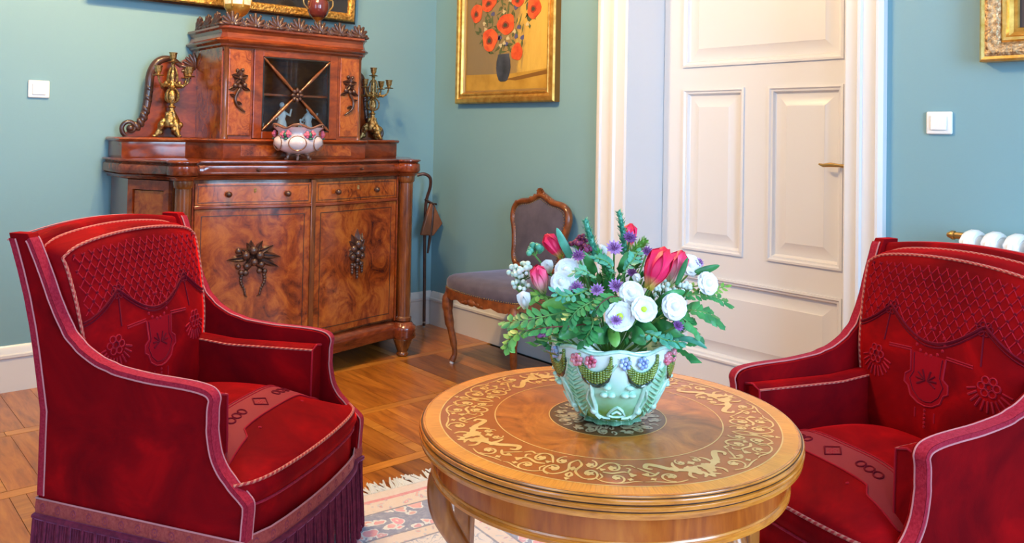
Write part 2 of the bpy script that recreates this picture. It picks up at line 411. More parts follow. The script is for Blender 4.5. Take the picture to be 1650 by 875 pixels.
# ------------------------------------------------------------------ rug
def rug_fn(n, b):
    t = n.new('ShaderNodeTexCoord'); sp = n.new('ShaderNodeSeparateXYZ'); n.l.new(t.outputs['Object'], sp.inputs[0])
    HX, HY = 1.25, 1.02
    dx = n.math('SUBTRACT', HX, n.math('ABSOLUTE', sp.outputs[0])); dy = n.math('SUBTRACT', HY, n.math('ABSOLUTE', sp.outputs[1]))
    d = n.math('MINIMUM', dx, dy)
    wv = n.new('ShaderNodeTexNoise'); n.l.new(t.outputs['Object'], wv.inputs['Vector']); wv.inputs['Scale'].default_value = 7; wv.inputs['Detail'].default_value = 3
    vm = n.new('ShaderNodeVectorMath', operation='MULTIPLY_ADD'); n.l.new(wv.outputs['Color'], vm.inputs[0]); vm.inputs[1].default_value = (.16,.16,.16); n.l.new(t.outputs['Object'], vm.inputs[2])
    co = vm.outputs[0]
    def flowers(scale, c_petal, c_ring, c_bg, thr=.30):
        v = n.new('ShaderNodeTexVoronoi'); n.l.new(co, v.inputs['Vector']); v.inputs['Scale'].default_value = scale; v.inputs['Randomness'].default_value = .95
        w_ = n.noise(co, scale*3, 2)
        dist = n.math('ADD', v.outputs['Distance'], n.math('MULTIPLY', n.math('SUBTRACT', w_, .5), .28))
        col = n.mix(.6, c_petal, v.outputs['Color'], 'MULTIPLY')
        col = n.mix(.5, col, c_petal)
        x = n.mix(n.math('GREATER_THAN', dist, thr), col, c_ring)
        x = n.mix(n.math('GREATER_THAN', dist, thr+.10), x, c_bg)
        return n.mix(n.math('LESS_THAN', dist, thr*.3), x, (.75,.70,.66))
    field = flowers(12, (.72,.28,.34), (.30,.36,.52), (.66,.62,.64))
    vines = n.noise(co, 16, 2, .5, 1.5)
    field = n.mix(n.math('COMPARE', vines, .5, .018), field, (.28,.34,.50))
    main = flowers(19, (.82,.32,.40), (.66,.72,.78), (.13,.18,.36), .38)
    minor = flowers(38, (.70,.30,.36), (.45,.48,.55), (.66,.55,.50), .2)
    col = n.mix(n.math('LESS_THAN', d, .36), field, minor)
    col = n.mix(n.math('LESS_THAN', d, .30), col, main)
    col = n.mix(n.math('LESS_THAN', d, .14), col, minor)
    col = n.mix(n.math('LESS_THAN', d, .06), col, (.62,.52,.50))
    for e, c in ((.30, (.12,.14,.25)), (.14, (.12,.14,.25)), (.36, (.12,.14,.25)), (.055, (.62,.17,.22))):
        col = n.mix(n.math('COMPARE', d, e, .004 if e > .06 else .009), col, c)
    fine = n.noise(co, 60, 4, .6)
    col = n.mix(n.math('MULTIPLY', fine, .55), col, (.76,.74,.80))
    n.l.new(col, b.inputs['Base Color'])
    n.l.new(n.bump(n.noise(co, 420, 2), .5, .002), b.inputs['Normal'])
RUG = mk('rug_pile', rough=.9, sheen=.2, spec=.1, fn=rug_fn)
RUGF = mk('rug_fringe', (.64,.68,.74), .85, sheen=.2)
rug = thing('oriental_rug', 'pale pink and blue floral oriental rug with white fringe under the round table', 'rug', (3.22, -2.28, 0.0), rad(-6+0))
pr = []
for k in range(61):
    pr.append(k)
mb = MB(); HX, HY = 1.25, 1.02
rows = []
for i in range(41):
    rows.append([(-HX+2*HX*i/40, -HY+2*HY*j/30, .008+.0012*sin(i*1.7)*sin(j*1.3)) for j in range(31)])
mb.grid(rows); 
per = [r[0] for r in rows] + rows[-1][1:] + [r[-1] for r in rows[::-1][1:]] + rows[0][::-1][1:-1]
low = [(p[0], p[1], .0005) for p in per]; mb.grid([per, low], False, True)
mb.obj('pile', RUG, rug)
mb = MB(); R_ = random.Random(3)
for sx in (-1, 1):
    for k in range(330):
        y = -HY + 2*HY*(k+.5)/330
        L = R_.uniform(.06, .10); a = R_.uniform(-.35, .35); z = R_.uniform(.002, .008)
        p0 = (sx*HX, y, .006); p1 = (sx*(HX+L*.5), y+a*L*.5, z); p2 = (sx*(HX+L), y+a*L+R_.uniform(-.01,.01), z*.6)
        mb.tube([p0, p1, p2], [.0040, .0048, .0028], 4, caps=False)
tag(mb.obj('fringe', RUGF, rug), kind='stuff')

# ------------------------------------------------------------------ wall pictures
def frame_rings(prof, w_, h_):
    """prof: (inset from outer edge, height off the wall); returns loops in (u, v, height)"""
    return [[(i, i, t), (w_-i, i, t), (w_-i, h_-i, t), (i, h_-i, t)] for i, t in prof]
def picture(name, label, loc, rz, w_, h_, layers, canvas_mat, inset, ct, lean=0, backd=.012):
    t = thing(name, label, 'picture', loc, rz)
    t.rotation_euler = (lean, 0, rz)
    # local frame: u -> x, height off wall -> -y, v -> z
    for (pn, prof, m) in layers:
        mb = MB(); mb.grid([[(u, -hh, v) for (u, v, hh) in ring] for ring in frame_rings(prof, w_, h_)], False, True)
        mb.obj(pn, m, t, smooth=25)
    MB().box(inset, w_-inset, -ct, -ct+.006, inset, h_-inset).obj('canvas', canvas_mat, t, smooth=0)
    MB().box(.01, w_-.01, -backd, -.002, .01, h_-.01).obj('backing', BLACKW, t, smooth=0)
    return t
# left wall picture (wall normal +x): rotate so that local -y points to +x
CANV1 = mk('pale_canvas', rough=.6, fn=varied((.45,.36,.22), (.62,.54,.38), 5))
p1 = picture('framed_picture', 'large picture in ornate gold and black frame hanging above the sideboard', (0.035, -2.12, 1.895), rad(90), 1.475, .95,
    [('outer_edge', [(0,0),(0,.03),(.012,.038)], BLACKW), ('gilt_frame', [(.012,.038),(.02,.052),(.045,.058),(.058,.050),(.062,.040)], GILTORN),
     ('black_slip', [(.062,.040),(.10,.030),(.135,.022)], BLACKW), ('gilt_slip', [(.135,.022),(.14,.028),(.152,.028),(.156,.018)], GOLDP), ], CANV1, .15, .016, lean=rad(2))
# poppy painting on the back wall
def canv2(n, b):
    t = n.new('ShaderNodeTexCoord'); sp = n.new('ShaderNodeSeparateXYZ'); n.l.new(t.outputs['Object'], sp.inputs[0])
    nz = n.noise(n.coord('Object', (6,6,2)), 3, 5, .65, .8)
    f = n.math('ADD', n.math('MULTIPLY', n.math('SUBTRACT', sp.outputs[0], .28), 1.8), n.math('MULTIPLY', n.math('SUBTRACT', nz, .5), .9), clamp=True)
    n.l.new(n.ramp(f, [(.0, (.22,.155,.075)), (.45, (.30,.19,.065)), (.6, (.56,.34,.06)), (1, (.66,.43,.085))]), b.inputs['Base Color'])
    n.l.new(n.bump(nz, .3, .003), b.inputs['Normal'])
CANV2 = mk('ochre_oil_canvas', rough=.45, fn=canv2)
p2 = picture('poppy_painting', 'oil painting of red poppies in a dark vase in gold frame, between corner and door', (.285, 0, 1.432), 0, .905, 1.32,
    [('outer_edge', [(0,0),(0,.04)], mk('brown_gilt', (.30,.13,.03), .4, .6)), ('gilt_frame', [(0,.04),(.008,.05),(.030,.052),(.036,.044),(.048,.040),(.052,.046),(.060,.046),(.066,.034)], GOLDP), ('inner_slip', [(.066,.034),(.072,.024),(.080,.020)], mk('old_gold_slip', (.35,.20,.06), .45, .5))], CANV2, .066, .018)
PV = lambda x, z, h=.0195: (x, -h, z)
def blob(mb, x, z, rx, rz_, ang=0, h=.0195, n=14, wob=.12, seed=0):
    R = random.Random(seed); pts = []
    ph = R.uniform(0, 6)
    for k in range(n):
        a = 2*pi*k/n; r = 1+wob*sin(3*a+ph)+wob*.6*sin(5*a+ph*2)
        u, v = rx*r*cos(a), rz_*r*sin(a)
        pts.append((x+u*cos(ang)-v*sin(ang), z+u*sin(ang)+v*cos(ang)))
    mb.prism(pts, lambda p, t: (p[0], -t, p[1]), h-.002, h); return mb
PO = [mk('paint_vermilion', rough=.45, fn=varied((.50,.035,.008), (.75,.13,.025), 22)), mk('paint_dark_red', (.30,.03,.01), .5), mk('paint_poppy_heart', (.05,.05,.025), .5)]
PG = mk('paint_green', rough=.5, fn=varied((.035,.055,.018), (.13,.15,.05), 25)); PW = mk('paint_cream', (.55,.45,.25), .5); PB = mk('paint_blue', (.08,.08,.20), .5)
PT = mk('paint_tabletop', rough=.45, fn=varied((.36,.19,.02), (.52,.30,.045), 9)); PS = mk('paint_shadow', (.20,.085,.012), .5); PVS = mk('paint_vase', rough=.4, fn=varied((.02,.022,.03), (.07,.075,.10), 12))
MB().prism([(.075,.07),(.83,.07),(.83,.190),(.5,.172),(.075,.180)], lambda p, t: (p[0], -t, p[1]), .0182, .0186).obj('painted_table', PT, p2, smooth=0)
MB().prism([(.45,.140),(.83,.184),(.83,.160),(.55,.130)], lambda p, t: (p[0], -t, p[1]), .0186, .019).obj('painted_shadow', PS, p2, smooth=0)
mb = MB(); R = random.Random(5)
for k in range(150):
    a = R.uniform(0, 2*pi); r = math.sqrt(R.random()); cx_, cz_ = .43+.29*r*cos(a), .58+.30*r*sin(a)
    if cz_ < .30 and abs(cx_-.44) > .10: continue
    an = R.uniform(0, pi); L = R.uniform(.015, .045); wd = R.uniform(.005, .012)
    q = [(cx_+L*cos(an), cz_+L*sin(an)), (cx_-wd*sin(an), cz_+wd*cos(an)), (cx_-L*cos(an), cz_-L*sin(an)), (cx_+wd*sin(an), cz_-wd*cos(an))]
    mb.prism(q, lambda p, t: (p[0], -t, p[1]), .0184, .0192+.0004*(k % 3))
tag(mb.obj('painted_foliage', PG, p2, smooth=0), kind='stuff')
mb = MB()
prof = [(.022, .128), (.040,.136), (.056,.165), (.066,.21), (.062,.25), (.052,.278), (.050,.292)]
mb.prism([(.438+r, z) for r, z in prof] + [(.438-r, z) for r, z in prof[::-1]], lambda p, t: (p[0], -t, p[1]), .019, .0205)
mb.obj('painted_vase', PVS, p2, smooth=0)
poppies = [(.457,.468,.079,.062,0),(.309,.386,.071,.070,.1),(.175,.559,.056,.058,0),(.293,.612,.071,.052,.2),(.702,.540,.058,.062,0),(.560,.297,.050,.051,0),(.563,.600,.055,.04,0),(.42,.74,.075,.06,0),(.24,.78,.06,.05,0),(.62,.76,.06,.05,0)]
for i, (x, z, rx, rz_, an) in enumerate(poppies):
    e = blob(MB(), x, z, rx, rz_, an, .0215, 18, .07, i).obj('painted_poppy', PO[0], p2, smooth=0)
    if i != 5:
        blob(MB(), x-.004, z-.006, rx*.42, rz_*.36, an, .0222, 12, .1, i+9).obj('poppy_shade', PO[1], e, smooth=0)
        blob(MB(), x-.004, z-.006, rx*.24, rz_*.20, an, .0226, 10, .1, i+9).obj('poppy_heart', PO[2], e, smooth=0)
mb = MB(); mb2 = MB()
for k in range(46):
    a = R.uniform(0, 2*pi); r = math.sqrt(R.random()); x, z = .43+.25*r*cos(a), .56+.24*r*sin(a)
    (blob(mb, x, z, .015, .012, 0, .0208, 9, .3, k) if k % 2 else blob(mb2, x+.05, z+.02, .017, .014, 0, .0206, 7, .2, k))
tag(mb.obj('painted_daisies', PW, p2, smooth=0), kind='stuff'); tag(mb2.obj('painted_blue_flowers', PB, p2, smooth=0), kind='stuff')
# right picture
DARKC = mk('dark_portrait_canvas', rough=.4, fn=varied((.035,.022,.022), (.07,.045,.045), 4))
picture('gold_framed_picture', 'dark picture in wide ornate gold frame above the radiator at right edge', (3.365, 0, 1.533), 0, .62, .75,
    [('outer_edge', [(0,0),(0,.055)], GOLDP), ('outer_bead', [(0,.055),(.008,.064),(.018,.060)], GOLD), ('ornate_band', [(.018,.060),(.03,.066),(.055,.060),(.066,.046)], mk('ornate_silvergilt', rough=.4, metal=.7, fn=varied((.20,.10,.04), (.72,.52,.30), 60, 5, st=1.0, bs=70, bd=.01))),
     ('inner_bead', [(.066,.046),(.072,.052),(.082,.050),(.088,.036)], GOLD), ('inner_slip', [(.088,.036),(.10,.030),(.112,.030),(.116,.022)], GOLDP)], DARKC, .11, .020)

# ------------------------------------------------------------------ light switches, radiator
def switch(loc, rz, label):
    t = thing('light_switch', label, 'switch', loc, rz)
    o = MB().box(-.046, .046, -.012, 0, -.042, .042).obj('surround', SWITCH, t, bevel=.010, seg=4)
    MB().box(-.029, .029, -.018, -.012, -.027, .027).obj('rocker', SWITCH, t, bevel=.003)
switch((0, -2.320, 1.421), rad(90), 'white light switch on the left wall beside the sideboard')
switch((3.211, 0, 1.320), 0, 'white light switch on the blue wall right of the door')
rd = thing('radiator', 'white cast iron column radiator behind the right armchair', 'radiator', (3.335, -.02, 0))
def section():
    mb = MB()
    for y in (-.045, -.095, -.145):
        mb.tube([(0,y,.16),(0,y,.5),(0,y,.90)], .0145, 10)
    for z, s_ in ((.90, 1), (.16, -1)):
        rows = []
        for k in range(9):
            a = pi*k/8; yy = -.095+.066*cos(a); zz = z+s_*.034*sin(a)
            rows.append([(.024*cos(2*pi*j/10)*(1 if abs(k-4) < 4 else .4), yy+.004*sin(2*pi*j/10), zz*1.0+.022*sin(2*pi*j/10)*s_*.8) for j in range(10)])
        mb.grid(rows, False, True)
        mb.ell((0,-.095,z), (.030,.075,.042), 14, 8)
    return mb
o0 = section().obj('radiator_section', RADI, rd)
for k in range(9):
    o = o0 if k == 0 else bpy.data.objects.new('radiator_section', o0.data)
    if k: COL.objects.link(o); o.parent = rd
    o.location = (.035+.068*k, 0, 0)
MB().tube([(.02,-.095,.90),(.60,-.095,.90)], .018, 10).obj('top_hub', RADI, rd)
mb = MB(); mb.tube([(.01,-.095,.90),(-.03,-.095,.90)], .012, 10); mb.lathe([(.0,0),(.014,0),(.014,.016),(.006,.02),(.006,.03),(0,.03)], 12).xf(Matrix.Identity(4))
mb = MB(); mb.tube([(.02,-.095,.925),(-.025,-.095,.925)], [.012,.012], 10); mb.tube([(-.025,-.095,.925),(-.035,-.095,.925),(-.05,-.095,.925)], [.016,.016,.008], 10)
mb.obj('brass_vent_valve', BRASS, rd)
mb = MB(); 
for x in (.07, .55): mb.tube([(x,-.095,.14),(x,-.095,.0)], .015, 8)
tag(mb.obj('foot_pipe', RADI, rd), kind='stuff')

# ------------------------------------------------------------------ sideboard (local x = depth from wall, local y along wall)
YC = -1.205
cab = thing('sideboard', 'large carved burl walnut sideboard with glazed upper cabinet against the left wall', 'cabinet', (0.012, YC, 0))
def xf(y):
    t = min(abs(y)/.575, 1); return .545 + .10*(.5+.5*cos(pi*t))
def half_outline(col=True):
    P = []
    for k in range(0, 15): P.append((xf(.57*k/14), .57*k/14))
    if col:
        for k in range(0, 8):
            a = rad(-62 + 165*k/7); P.append((.555+.062*cos(a), .620+.050*sin(a)))
    P += [(.515, .668), (.30, .782), (.285, .80)]
    return P
def outline():
    h = half_outline(); R_ = [(x, y) for x, y in h]; L_ = [(x, -y) for x, y in h[::-1]]
    return [(0.0, -.80)] + L_[:-1] + R_ + [(0.0, .80)]
OUT = outline()
def offset(P, d):
    n = len(P); out = []
    for i in range(n):
        a, b, c = Vector(P[max(i-1, 0)]), Vector(P[i]), Vector(P[min(i+1, n-1)])
        t = (c-a).normalized(); nn = Vector((t.y, -t.x))
        q = b + nn*d
        if i in (0, n-1): q.x = 0
        out.append((q.x, q.y))
    return out
def loft(P, levels, capb=True, capt=True):
    mb = MB(); rows = [[(x, y, z) for x, y in offset(P, d)] for d, z in levels]; n = len(P)
    mb.grid(rows, False, True)
    if capb: mb.add(rows[0], [tuple(range(n))[::-1]])
    if capt: mb.add(rows[-1], [tuple(range(n))])
    return mb
loft(OUT, [(-.022, .14), (-.022, 1.012)]).obj('carcass', MAHOG, cab, smooth=40)
loft(OUT, [(-.02,.100), (.012,.102), (.020,.115), (.014,.135), (.022,.150), (.018,.168), (.004,.178), (-.004,.190), (-.016,.196)]).obj('plinth', MAHOGY, cab, smooth=50)
loft(OUT, [(-.018,1.000), (.000,1.004), (.004,1.014), (.020,1.020), (.024,1.024)], capt=True).obj('under_moulding', MAHOGY, cab, smooth=50)
top = loft(OUT, [(.006,1.024), (.018,1.026), (.024,1.034), (.022,1.070), (.010,1.078), (.016,1.083), (.026,1.088), (.026,1.093), (.018,1.097)]).obj('worktop', MAHOGY, cab, smooth=50)
def curved(y0, y1, z0, z1, off0, off1, n=14):
    mb = MB(); ys = [lerp(y0, y1, k/n) for k in range(n+1)]
    rows = [[(xf(y)+off0, y, z0), (xf(y)+off1, y, z0), (xf(y)+off1, y, z1), (xf(y)+off0, y, z1)] for y in ys]
    mb.grid(rows, False, True); mb.add(rows[0], [(3,2,1,0)]); mb.add(rows[-1], [(0,1,2,3)])
    return mb
def frameline(y0, y1, z0, z1, off, wdt=.003, d=.0012):
    mb = MB()
    for a, b, c, e in ((y0, y1, z0, z0+wdt), (y0, y1, z1-wdt, z1), (y0, y0+wdt, z0, z1), (y1-wdt, y1, z0, z1)): mb.merge(curved(a, b, c, e, off, off+d, 14 if b-a > .1 else 1))
    return mb
def knob(mb, x, y, z, r=.015):
    M = Matrix.Translation((x, y, z)) @ Matrix.Rotation(pi/2, 4, 'Y')
    k = MB().lathe([(.0,0),(r*.7,0),(r*.45,.008),(r*.5,.014),(r,.020),(r*.95,.028),(r*.6,.033),(r*.35,.036),(0,.037)], 14)
    return mb.merge(k, M)
def carving(R, kind):
    """relief of fruit, flowers and leaves in the (y,z) plane, growing towards +x"""
    mb = MB()
    def leaf(y, z, ang, L, w_, h=.010):
        rows = []
        for i in range(7):
            t = i/6; ww_ = w_*sin(pi*min(t*1.02+.03, 1))**.8; hh = h*sin(pi*min(.15+t*.8, 1))
            cy, cz = y+L*t*cos(ang), z+L*t*sin(ang)
            rows.append([(0, cy-ww_*sin(ang), cz+ww_*cos(ang)), (hh+.002, cy-ww_*.5*sin(ang), cz+ww_*.5*cos(ang)), (hh*.55, cy, cz), (hh+.002, cy+ww_*.5*sin(ang), cz-ww_*.5*cos(ang)), (0, cy+ww_*sin(ang), cz-ww_*cos(ang))])
        mb.grid(rows)
    if kind == 'bunch':
        for a, L in ((95, .085), (60, .09), (25, .115), (-8, .125), (-25, .13), (150, .085), (185, .12), (205, .09), (125, .07), (-60, .08), (-110, .09)):
            leaf(R.uniform(-.01,.01), .02+R.uniform(-.01,.01), rad(a), L, .018, .016)
        for k, (y, z, r) in enumerate([(0,.045,.022), (-.035,.022,.021), (.03,.02,.021), (-.07,.045,.016), (.005,-.012,.019), (-.03,-.03,.017), (.038,-.025,.017), (-.055,-.06,.014), (.055,-.058,.013), (-.035,-.062,.015), (.03,-.055,.014), (-.07,-.03,.014)]):
            mb.ell((r*.5, y, z), (r, r, r*1.05), 9, 6)
        for s_ in (-1, 1):
            for k in range(8):
                mb.ell((.006, s_*(.052+.004*sin(k)) - s_*.0035*max(k-3, 0)**1.3, -.075-.013*k), (.0085-.0005*k, .0095-.0007*k, .010), 7, 5)
        mb.tube([(.004, -.04, -.165), (.005, -.025, -.178)], .003, 5); mb.tube([(.004, .04, -.165), (.005, .02, -.178)], .003, 5)
    elif kind == 'cluster':
        for a, L in ((90, .10), (62, .085), (120, .085), (35, .07), (145, .07), (-10, .06), (190, .06), (-40, .07), (215, .07)):
            leaf(0, .015, rad(a), L, .018, .015)
        for k, (y, z, r) in enumerate([(0,.035,.022), (-.03,.012,.019), (.028,.008,.020), (.03,.05,.014), (0,-.015,.020), (-.035,-.03,.017), (.032,-.03,.017), (0,-.05,.016), (-.02,-.075,.013), (.025,-.07,.013), (0,-.09,.012)]):
            mb.ell((r*.5, y, z), (r, r, r*1.1), 9, 6)
        for y, n_ in ((-.036, 4), (.0, 6), (.036, 4)):
            for k in range(n_): mb.ell((.006, y, -.07-.014*k), (.009, .010-.0008*k, .011), 7, 5)
    else:
        for a in range(5):
            leaf(.0, .035, rad(90+72*a), .045, .016, .014)
        mb.ell((.01,0,.035),(.012,.012,.012), 8, 6)
        for (y, z, r) in [(-.025,-.005,.013),(.025,0,.013),(0,-.008,.013),(.012,.075,.010),(-.014,.072,.010)]: mb.ell((.006,y,z),(r,r,r), 8, 5)
        leaf(-.01,-.01,rad(200),.05,.012); leaf(.01,-.01,rad(-20),.05,.012)
        mb.tube(crom([(.006,.0,-.02),(.008,-.022,-.06),(.008,-.015,-.10),(.006,.015,-.125),(.004,.03,-.135)],5), [.008]*4+[.007]*6+[.006]*6+[.004]*5, 7)
        leaf(-.018,-.06,rad(160),.035,.010); leaf(-.018,-.085,rad(-20),.035,.010)
    return mb
# doors and drawers
for s_, (ya, yb) in ((0, (-.558, -.014)), (1, (.014, .558))):
    d = curved(ya, yb, .212, .862, -.022, .004).obj('door', BURL, cab, smooth=50)
    frameline(ya+.030, yb-.030, .242, .832, .004).obj('stringing', STRING, d, smooth=0)
    ym = (ya+yb)/2
    kind = 'bunch' if s_ == 0 else 'cluster'
    cz = .615; o = carving(random.Random(4+s_), kind).obj('fruit_carving', CARVE, d, smooth=60)
    slope = (xf(ym+.05)-xf(ym-.05))/.1
    o.location = (xf(ym)+.004, ym, cz); o.rotation_euler = (0, 0, math.atan2(-slope, 1)); 
    w_ = curved(ya, yb, .884, .986, -.022, .006).obj('drawer', BURL2, cab, smooth=50)
    frameline(ya+.012, yb-.012, .894, .976, .006, .0025).obj('stringing', STRING, w_, smooth=0)
    for q in (.27, .77) if s_ == 0 else (.23, .73):
        y = lerp(ya, yb, q); knob(MB(), xf(y)+.005, y, .934).obj('knob', CARVE, w_, smooth=60)
    y = ym; e = MB().box(xf(y)+.0055, xf(y)+.008, y-.006, y+.006, .940, .962).obj('keyhole', BRONZE, w_, smooth=0)
    # pull-out slide in the worktop edge
    sl = frameline(ya+.03, yb-.03, 1.036, 1.066, .022, .003, .003).obj('slide', MAHOGY, top, smooth=0)
    knob(MB(), xf(ym)+.020, ym, 1.050, .008).obj('slide_knob', CARVE, top, smooth=60)
curved(-.013, .013, .200, 1.000, -.02, .012, 4).obj('centre_stile', MAHOG, cab, smooth=40, bevel=.003)
curved(-.565, .565, .864, .882, -.02, .012, 22).obj('drawer_rail', MAHOGY, cab, smooth=40, bevel=.004)
for s_ in (-1, 1):
    mb = MB().lathe([(.034,.196),(.044,.200),(.044,.215),(.037,.222),(.036,.60),(.037,.965),(.044,.972),(.046,.99),(.046,1.002)], 24, (.562, s_*.618, 0))
    mb.obj('corner_column', MAHOG, cab, smooth=40)
    curved(min(s_*.562, s_*.572), max(s_*.562, s_*.572), .2, 1.0, -.02, .006, 1).obj('side_stile', RED_W, cab, smooth=0)
    # splayed side panel
    a, b = Vector((.520, .668)), Vector((.300, .785)); t = (b-a); L = t.length; t.normalize(); nn = Vector((-t.y, t.x))
    if nn.x < 0: nn = -nn
    def sp(u, z, h): 
        p = a + t*u + nn*h; return (p.x, s_*p.y, z)
    def slab(u0, u1, z0, z1, h0, h1):
        mb = MB(); return mb.prism([(u0, z0), (u1, z0), (u1, z1), (u0, z1)], lambda p, h: sp(p[0], p[1], h), h0, h1)
    f_ = MB()
    for q in ((0, .03, .2, 1.0), (L-.03, L, .2, 1.0), (.03, L-.03, .2, .25), (.03, L-.03, .955, 1.0)): f_.merge(slab(*q, -.025, .003))
    f_.obj('side_frame', RED_W, cab, smooth=0)
    slab(.034, L-.034, .254, .951, -.025, -.004).obj('side_panel', BURL, cab, smooth=0, bevel=.004)
    MB().box(.02, .295, s_*.775-.008 if s_ > 0 else -.785, s_*.785 if s_ > 0 else -.767, .2, 1.0).obj('end_board', MAHOG, cab, smooth=0)
    # turned feet
    for fx, fy in ((.562, .615), (.10, .72)):
        mb = MB().lathe([(.0,0),(.026,0),(.034,.008),(.036,.018),(.028,.026),(.030,.032),(.040,.060),(.050,.090),(.052,.100),(.050,.106)], 28, (fx, s_*fy, 0), rf=lambda th, z, r: r*(1+(.05*cos(14*th) if .03 < z < .095 else 0)))
        mb.obj('turned_foot', MAHOG, cab, smooth=60)
for fy in (-.2, .2):
    MB().lathe([(.0,0),(.03,0),(.036,.02),(.03,.03),(.05,.106)], 20, (.12, fy, 0)).obj('rear_foot', MAHOG, cab, smooth=60)
# ledge
LO = [(0, -.80), (.10, -.80), (.19, -.790), (.215, -.74), (.225, -.56), (.235, -.50), (.30, -.455), (.42, -.435), (.475, -.40)]
LO = LO + [(.475, 0)] + [(x, -y) for x, y in LO[::-1]]
loft(LO, [(-.006,1.0965), (-.002,1.104), (-.002,1.176), (.010,1.182), (.014,1.190), (.010,1.196), (.004,1.199)]).obj('ledge', RED_W, cab, smooth=40)
mb = MB(); mb.box(.4725, .476, -.31, .31, 1.112, 1.170); mb.obj('ledge_panel', BURL, cab, smooth=0, bevel=.001)
# upper cabinet
up = bpy.data.objects.new('upper_cabinet', None); COL.objects.link(up); up.parent = cab
H0, H1, UW, UX = 1.198, 1.668, .392, .44
mb = MB(); mb.box(.01, UX-.02, -UW, -UW+.018, H0, H1); mb.box(.01, UX-.02, UW-.018, UW, H0, H1); mb.box(.01, .02, -UW, UW, H0, H1)
mb.box(.01, UX-.02, -UW, UW, H0, H0+.014); mb.box(.01, UX-.02, -UW, UW, H1-.03, H1); mb.obj('case', RED_W, up, smooth=0)
MB().box(.02, UX-.05, -UW+.02, UW-.02, 1.425, 1.435).obj('shelf', RED_W, up, smooth=0)
for s_ in (-1, 1):
    MB().lathe([(.017,H0),(.017,H0+.02),(.0135,H0+.025),(.0135,H1-.025),(.017,H1-.02),(.017,H1)], 16, (UX-.016, s_*(UW-.016), 0)).obj('corner_post', MAHOG, up, smooth=40)
    ya, yb = sorted((s_*.250, s_*.372))
    MB().box(UX-.03, UX-.006, ya-.010, yb+.010, H0, H1).obj('front_frame', RED_W, up, smooth=0)
    q = MB().box(UX-.006, UX, ya+.004, yb-.002, H0+.018, H1-.02).obj('burl_panel', BURL2, up, smooth=0, bevel=.003)
    o = carving(random.Random(1), 'spray').obj('flower_carving', CARVE, up, smooth=60); o.location = (UX, (ya+yb)/2, 1.47); 
    if s_ > 0: o.scale = (1, -1, 1)
    MB().box(.012, .418, s_*UW-.004, s_*UW+.004, H0+.001, H1-.001).obj('side_panel', BURL, up, smooth=0)
gd = MB(); A, B, C_, D_ = -.238, .238, H0+.004, H1-.012
g0, g1, gz0, gz1 = -.190, .190, 1.240, 1.622
gd.box(UX-.024, UX+.002, A, g0, C_, D_); gd.box(UX-.024, UX+.002, g1, B, C_, D_); gd.box(UX-.024, UX+.002, g0, g1, C_, gz0); gd.box(UX-.024, UX+.002, g0, g1, gz1, D_)
gd.obj('glass_door_frame', RED_W, up, smooth=0, bevel=.003)
MB().box(UX-.012, UX-.009, g0, g1, gz0, gz1).obj('pane', GLASS, up, smooth=0)
mb = MB(); 
for a, b in (((g0, g0+.006), (gz0, gz1)), ((g1-.006, g1), (gz0, gz1))): mb.box(UX-.009, UX+.003, a[0], a[1], b[0], b[1])
mb.box(UX-.009, UX+.003, g0, g1, gz0, gz0+.006); mb.box(UX-.009, UX+.003, g0, g1, gz1-.006, gz1)
mb.obj('glazing_bead', BLACKW, up, smooth=0)
gc = ((g0+g1)/2, (gz0+gz1)/2)
for sy, sz in ((-1,-1),(-1,1),(1,-1),(1,1)):
    P0 = V(UX+.002, gc[0]+sy*.025, gc[1]+sz*.025); P1 = V(UX+.002, gc[0]+sy*.188, gc[1]+sz*.186)
    rr = [.006, .007, .0095, .010, .0085, .0065, .0045, .008, .0045]
    MB().tube([P0.lerp(P1, t) for t in (0,.1,.3,.45,.6,.75,.84,.88,1)], rr, 8).obj('lattice_bar', MAHOG, up, smooth=60)
mb = MB()
for k in range(8):
    a = 2*pi*k/8; mb.ell((UX+.006, gc[0]+.022*cos(a), gc[1]+.026*sin(a)), (.010, .010, .013), 8, 6, Matrix.Rotation(a+pi/2, 3, 'X'))
mb.ell((UX+.012, gc[0], gc[1]), (.012,.011,.011), 10, 8); mb.obj('rosette', CARVE, up, smooth=60)
# cornice
CO = [(0, -UW-.004), (UX-.01, -UW-.004), (UX+.002, -UW+.008), (UX+.002, UW-.008), (UX-.01, UW+.004), (0, UW+.004)]
loft(CO, [(.0,1.655), (.004,1.66), (.012,1.664), (.014,1.672), (.030,1.682), (.034,1.690), (.026,1.696), (.014,1.704), (.006,1.728), (.012,1.742), (.024,1.750), (.024,1.760), (.006,1.764)]).obj('cornice', MAHOGY, up, smooth=30)
def shell(r=.045, n=7):
    """fan shell standing in the local y-z plane"""
    mb = MB()
    for k in range(n):
        a = rad(12 + 156*k/(n-1)); L = r*(.78+.32*sin(a))
        mb.tube([(0,0,.004), (.003, .5*L*cos(a), .004+.5*L*sin(a)), (.001, L*cos(a), .004+L*sin(a))], [r*.12, r*.24, r*.14], 6)
        mb.ell((.002, L*cos(a), .004+L*sin(a)), (r*.12, r*.15, r*.15), 7, 5)
    mb.ell((.006,0,.006),(r*.2,r*.25,r*.2), 8, 6); mb.ell((0,-r*.9,.004),(r*.16,r*.3,r*.16), 8, 5); mb.ell((0,r*.9,.004),(r*.16,r*.3,r*.16), 8, 5)
    return mb
s0 = None
def place_shell(x, y, rz, sc):
    global s0
    if s0 is None: s0 = shell().obj('cresting_shell', CARVE, up, smooth=60); o = s0
    else: o = bpy.data.objects.new('cresting_shell', s0.data); COL.objects.link(o); o.parent = up
    o.location = (x, y, 1.763); o.rotation_euler = (0, 0, rz); o.scale = (sc,)*3
for k in range(7): place_shell(UX+.004, -.36+.12*k, 0, 1.25)
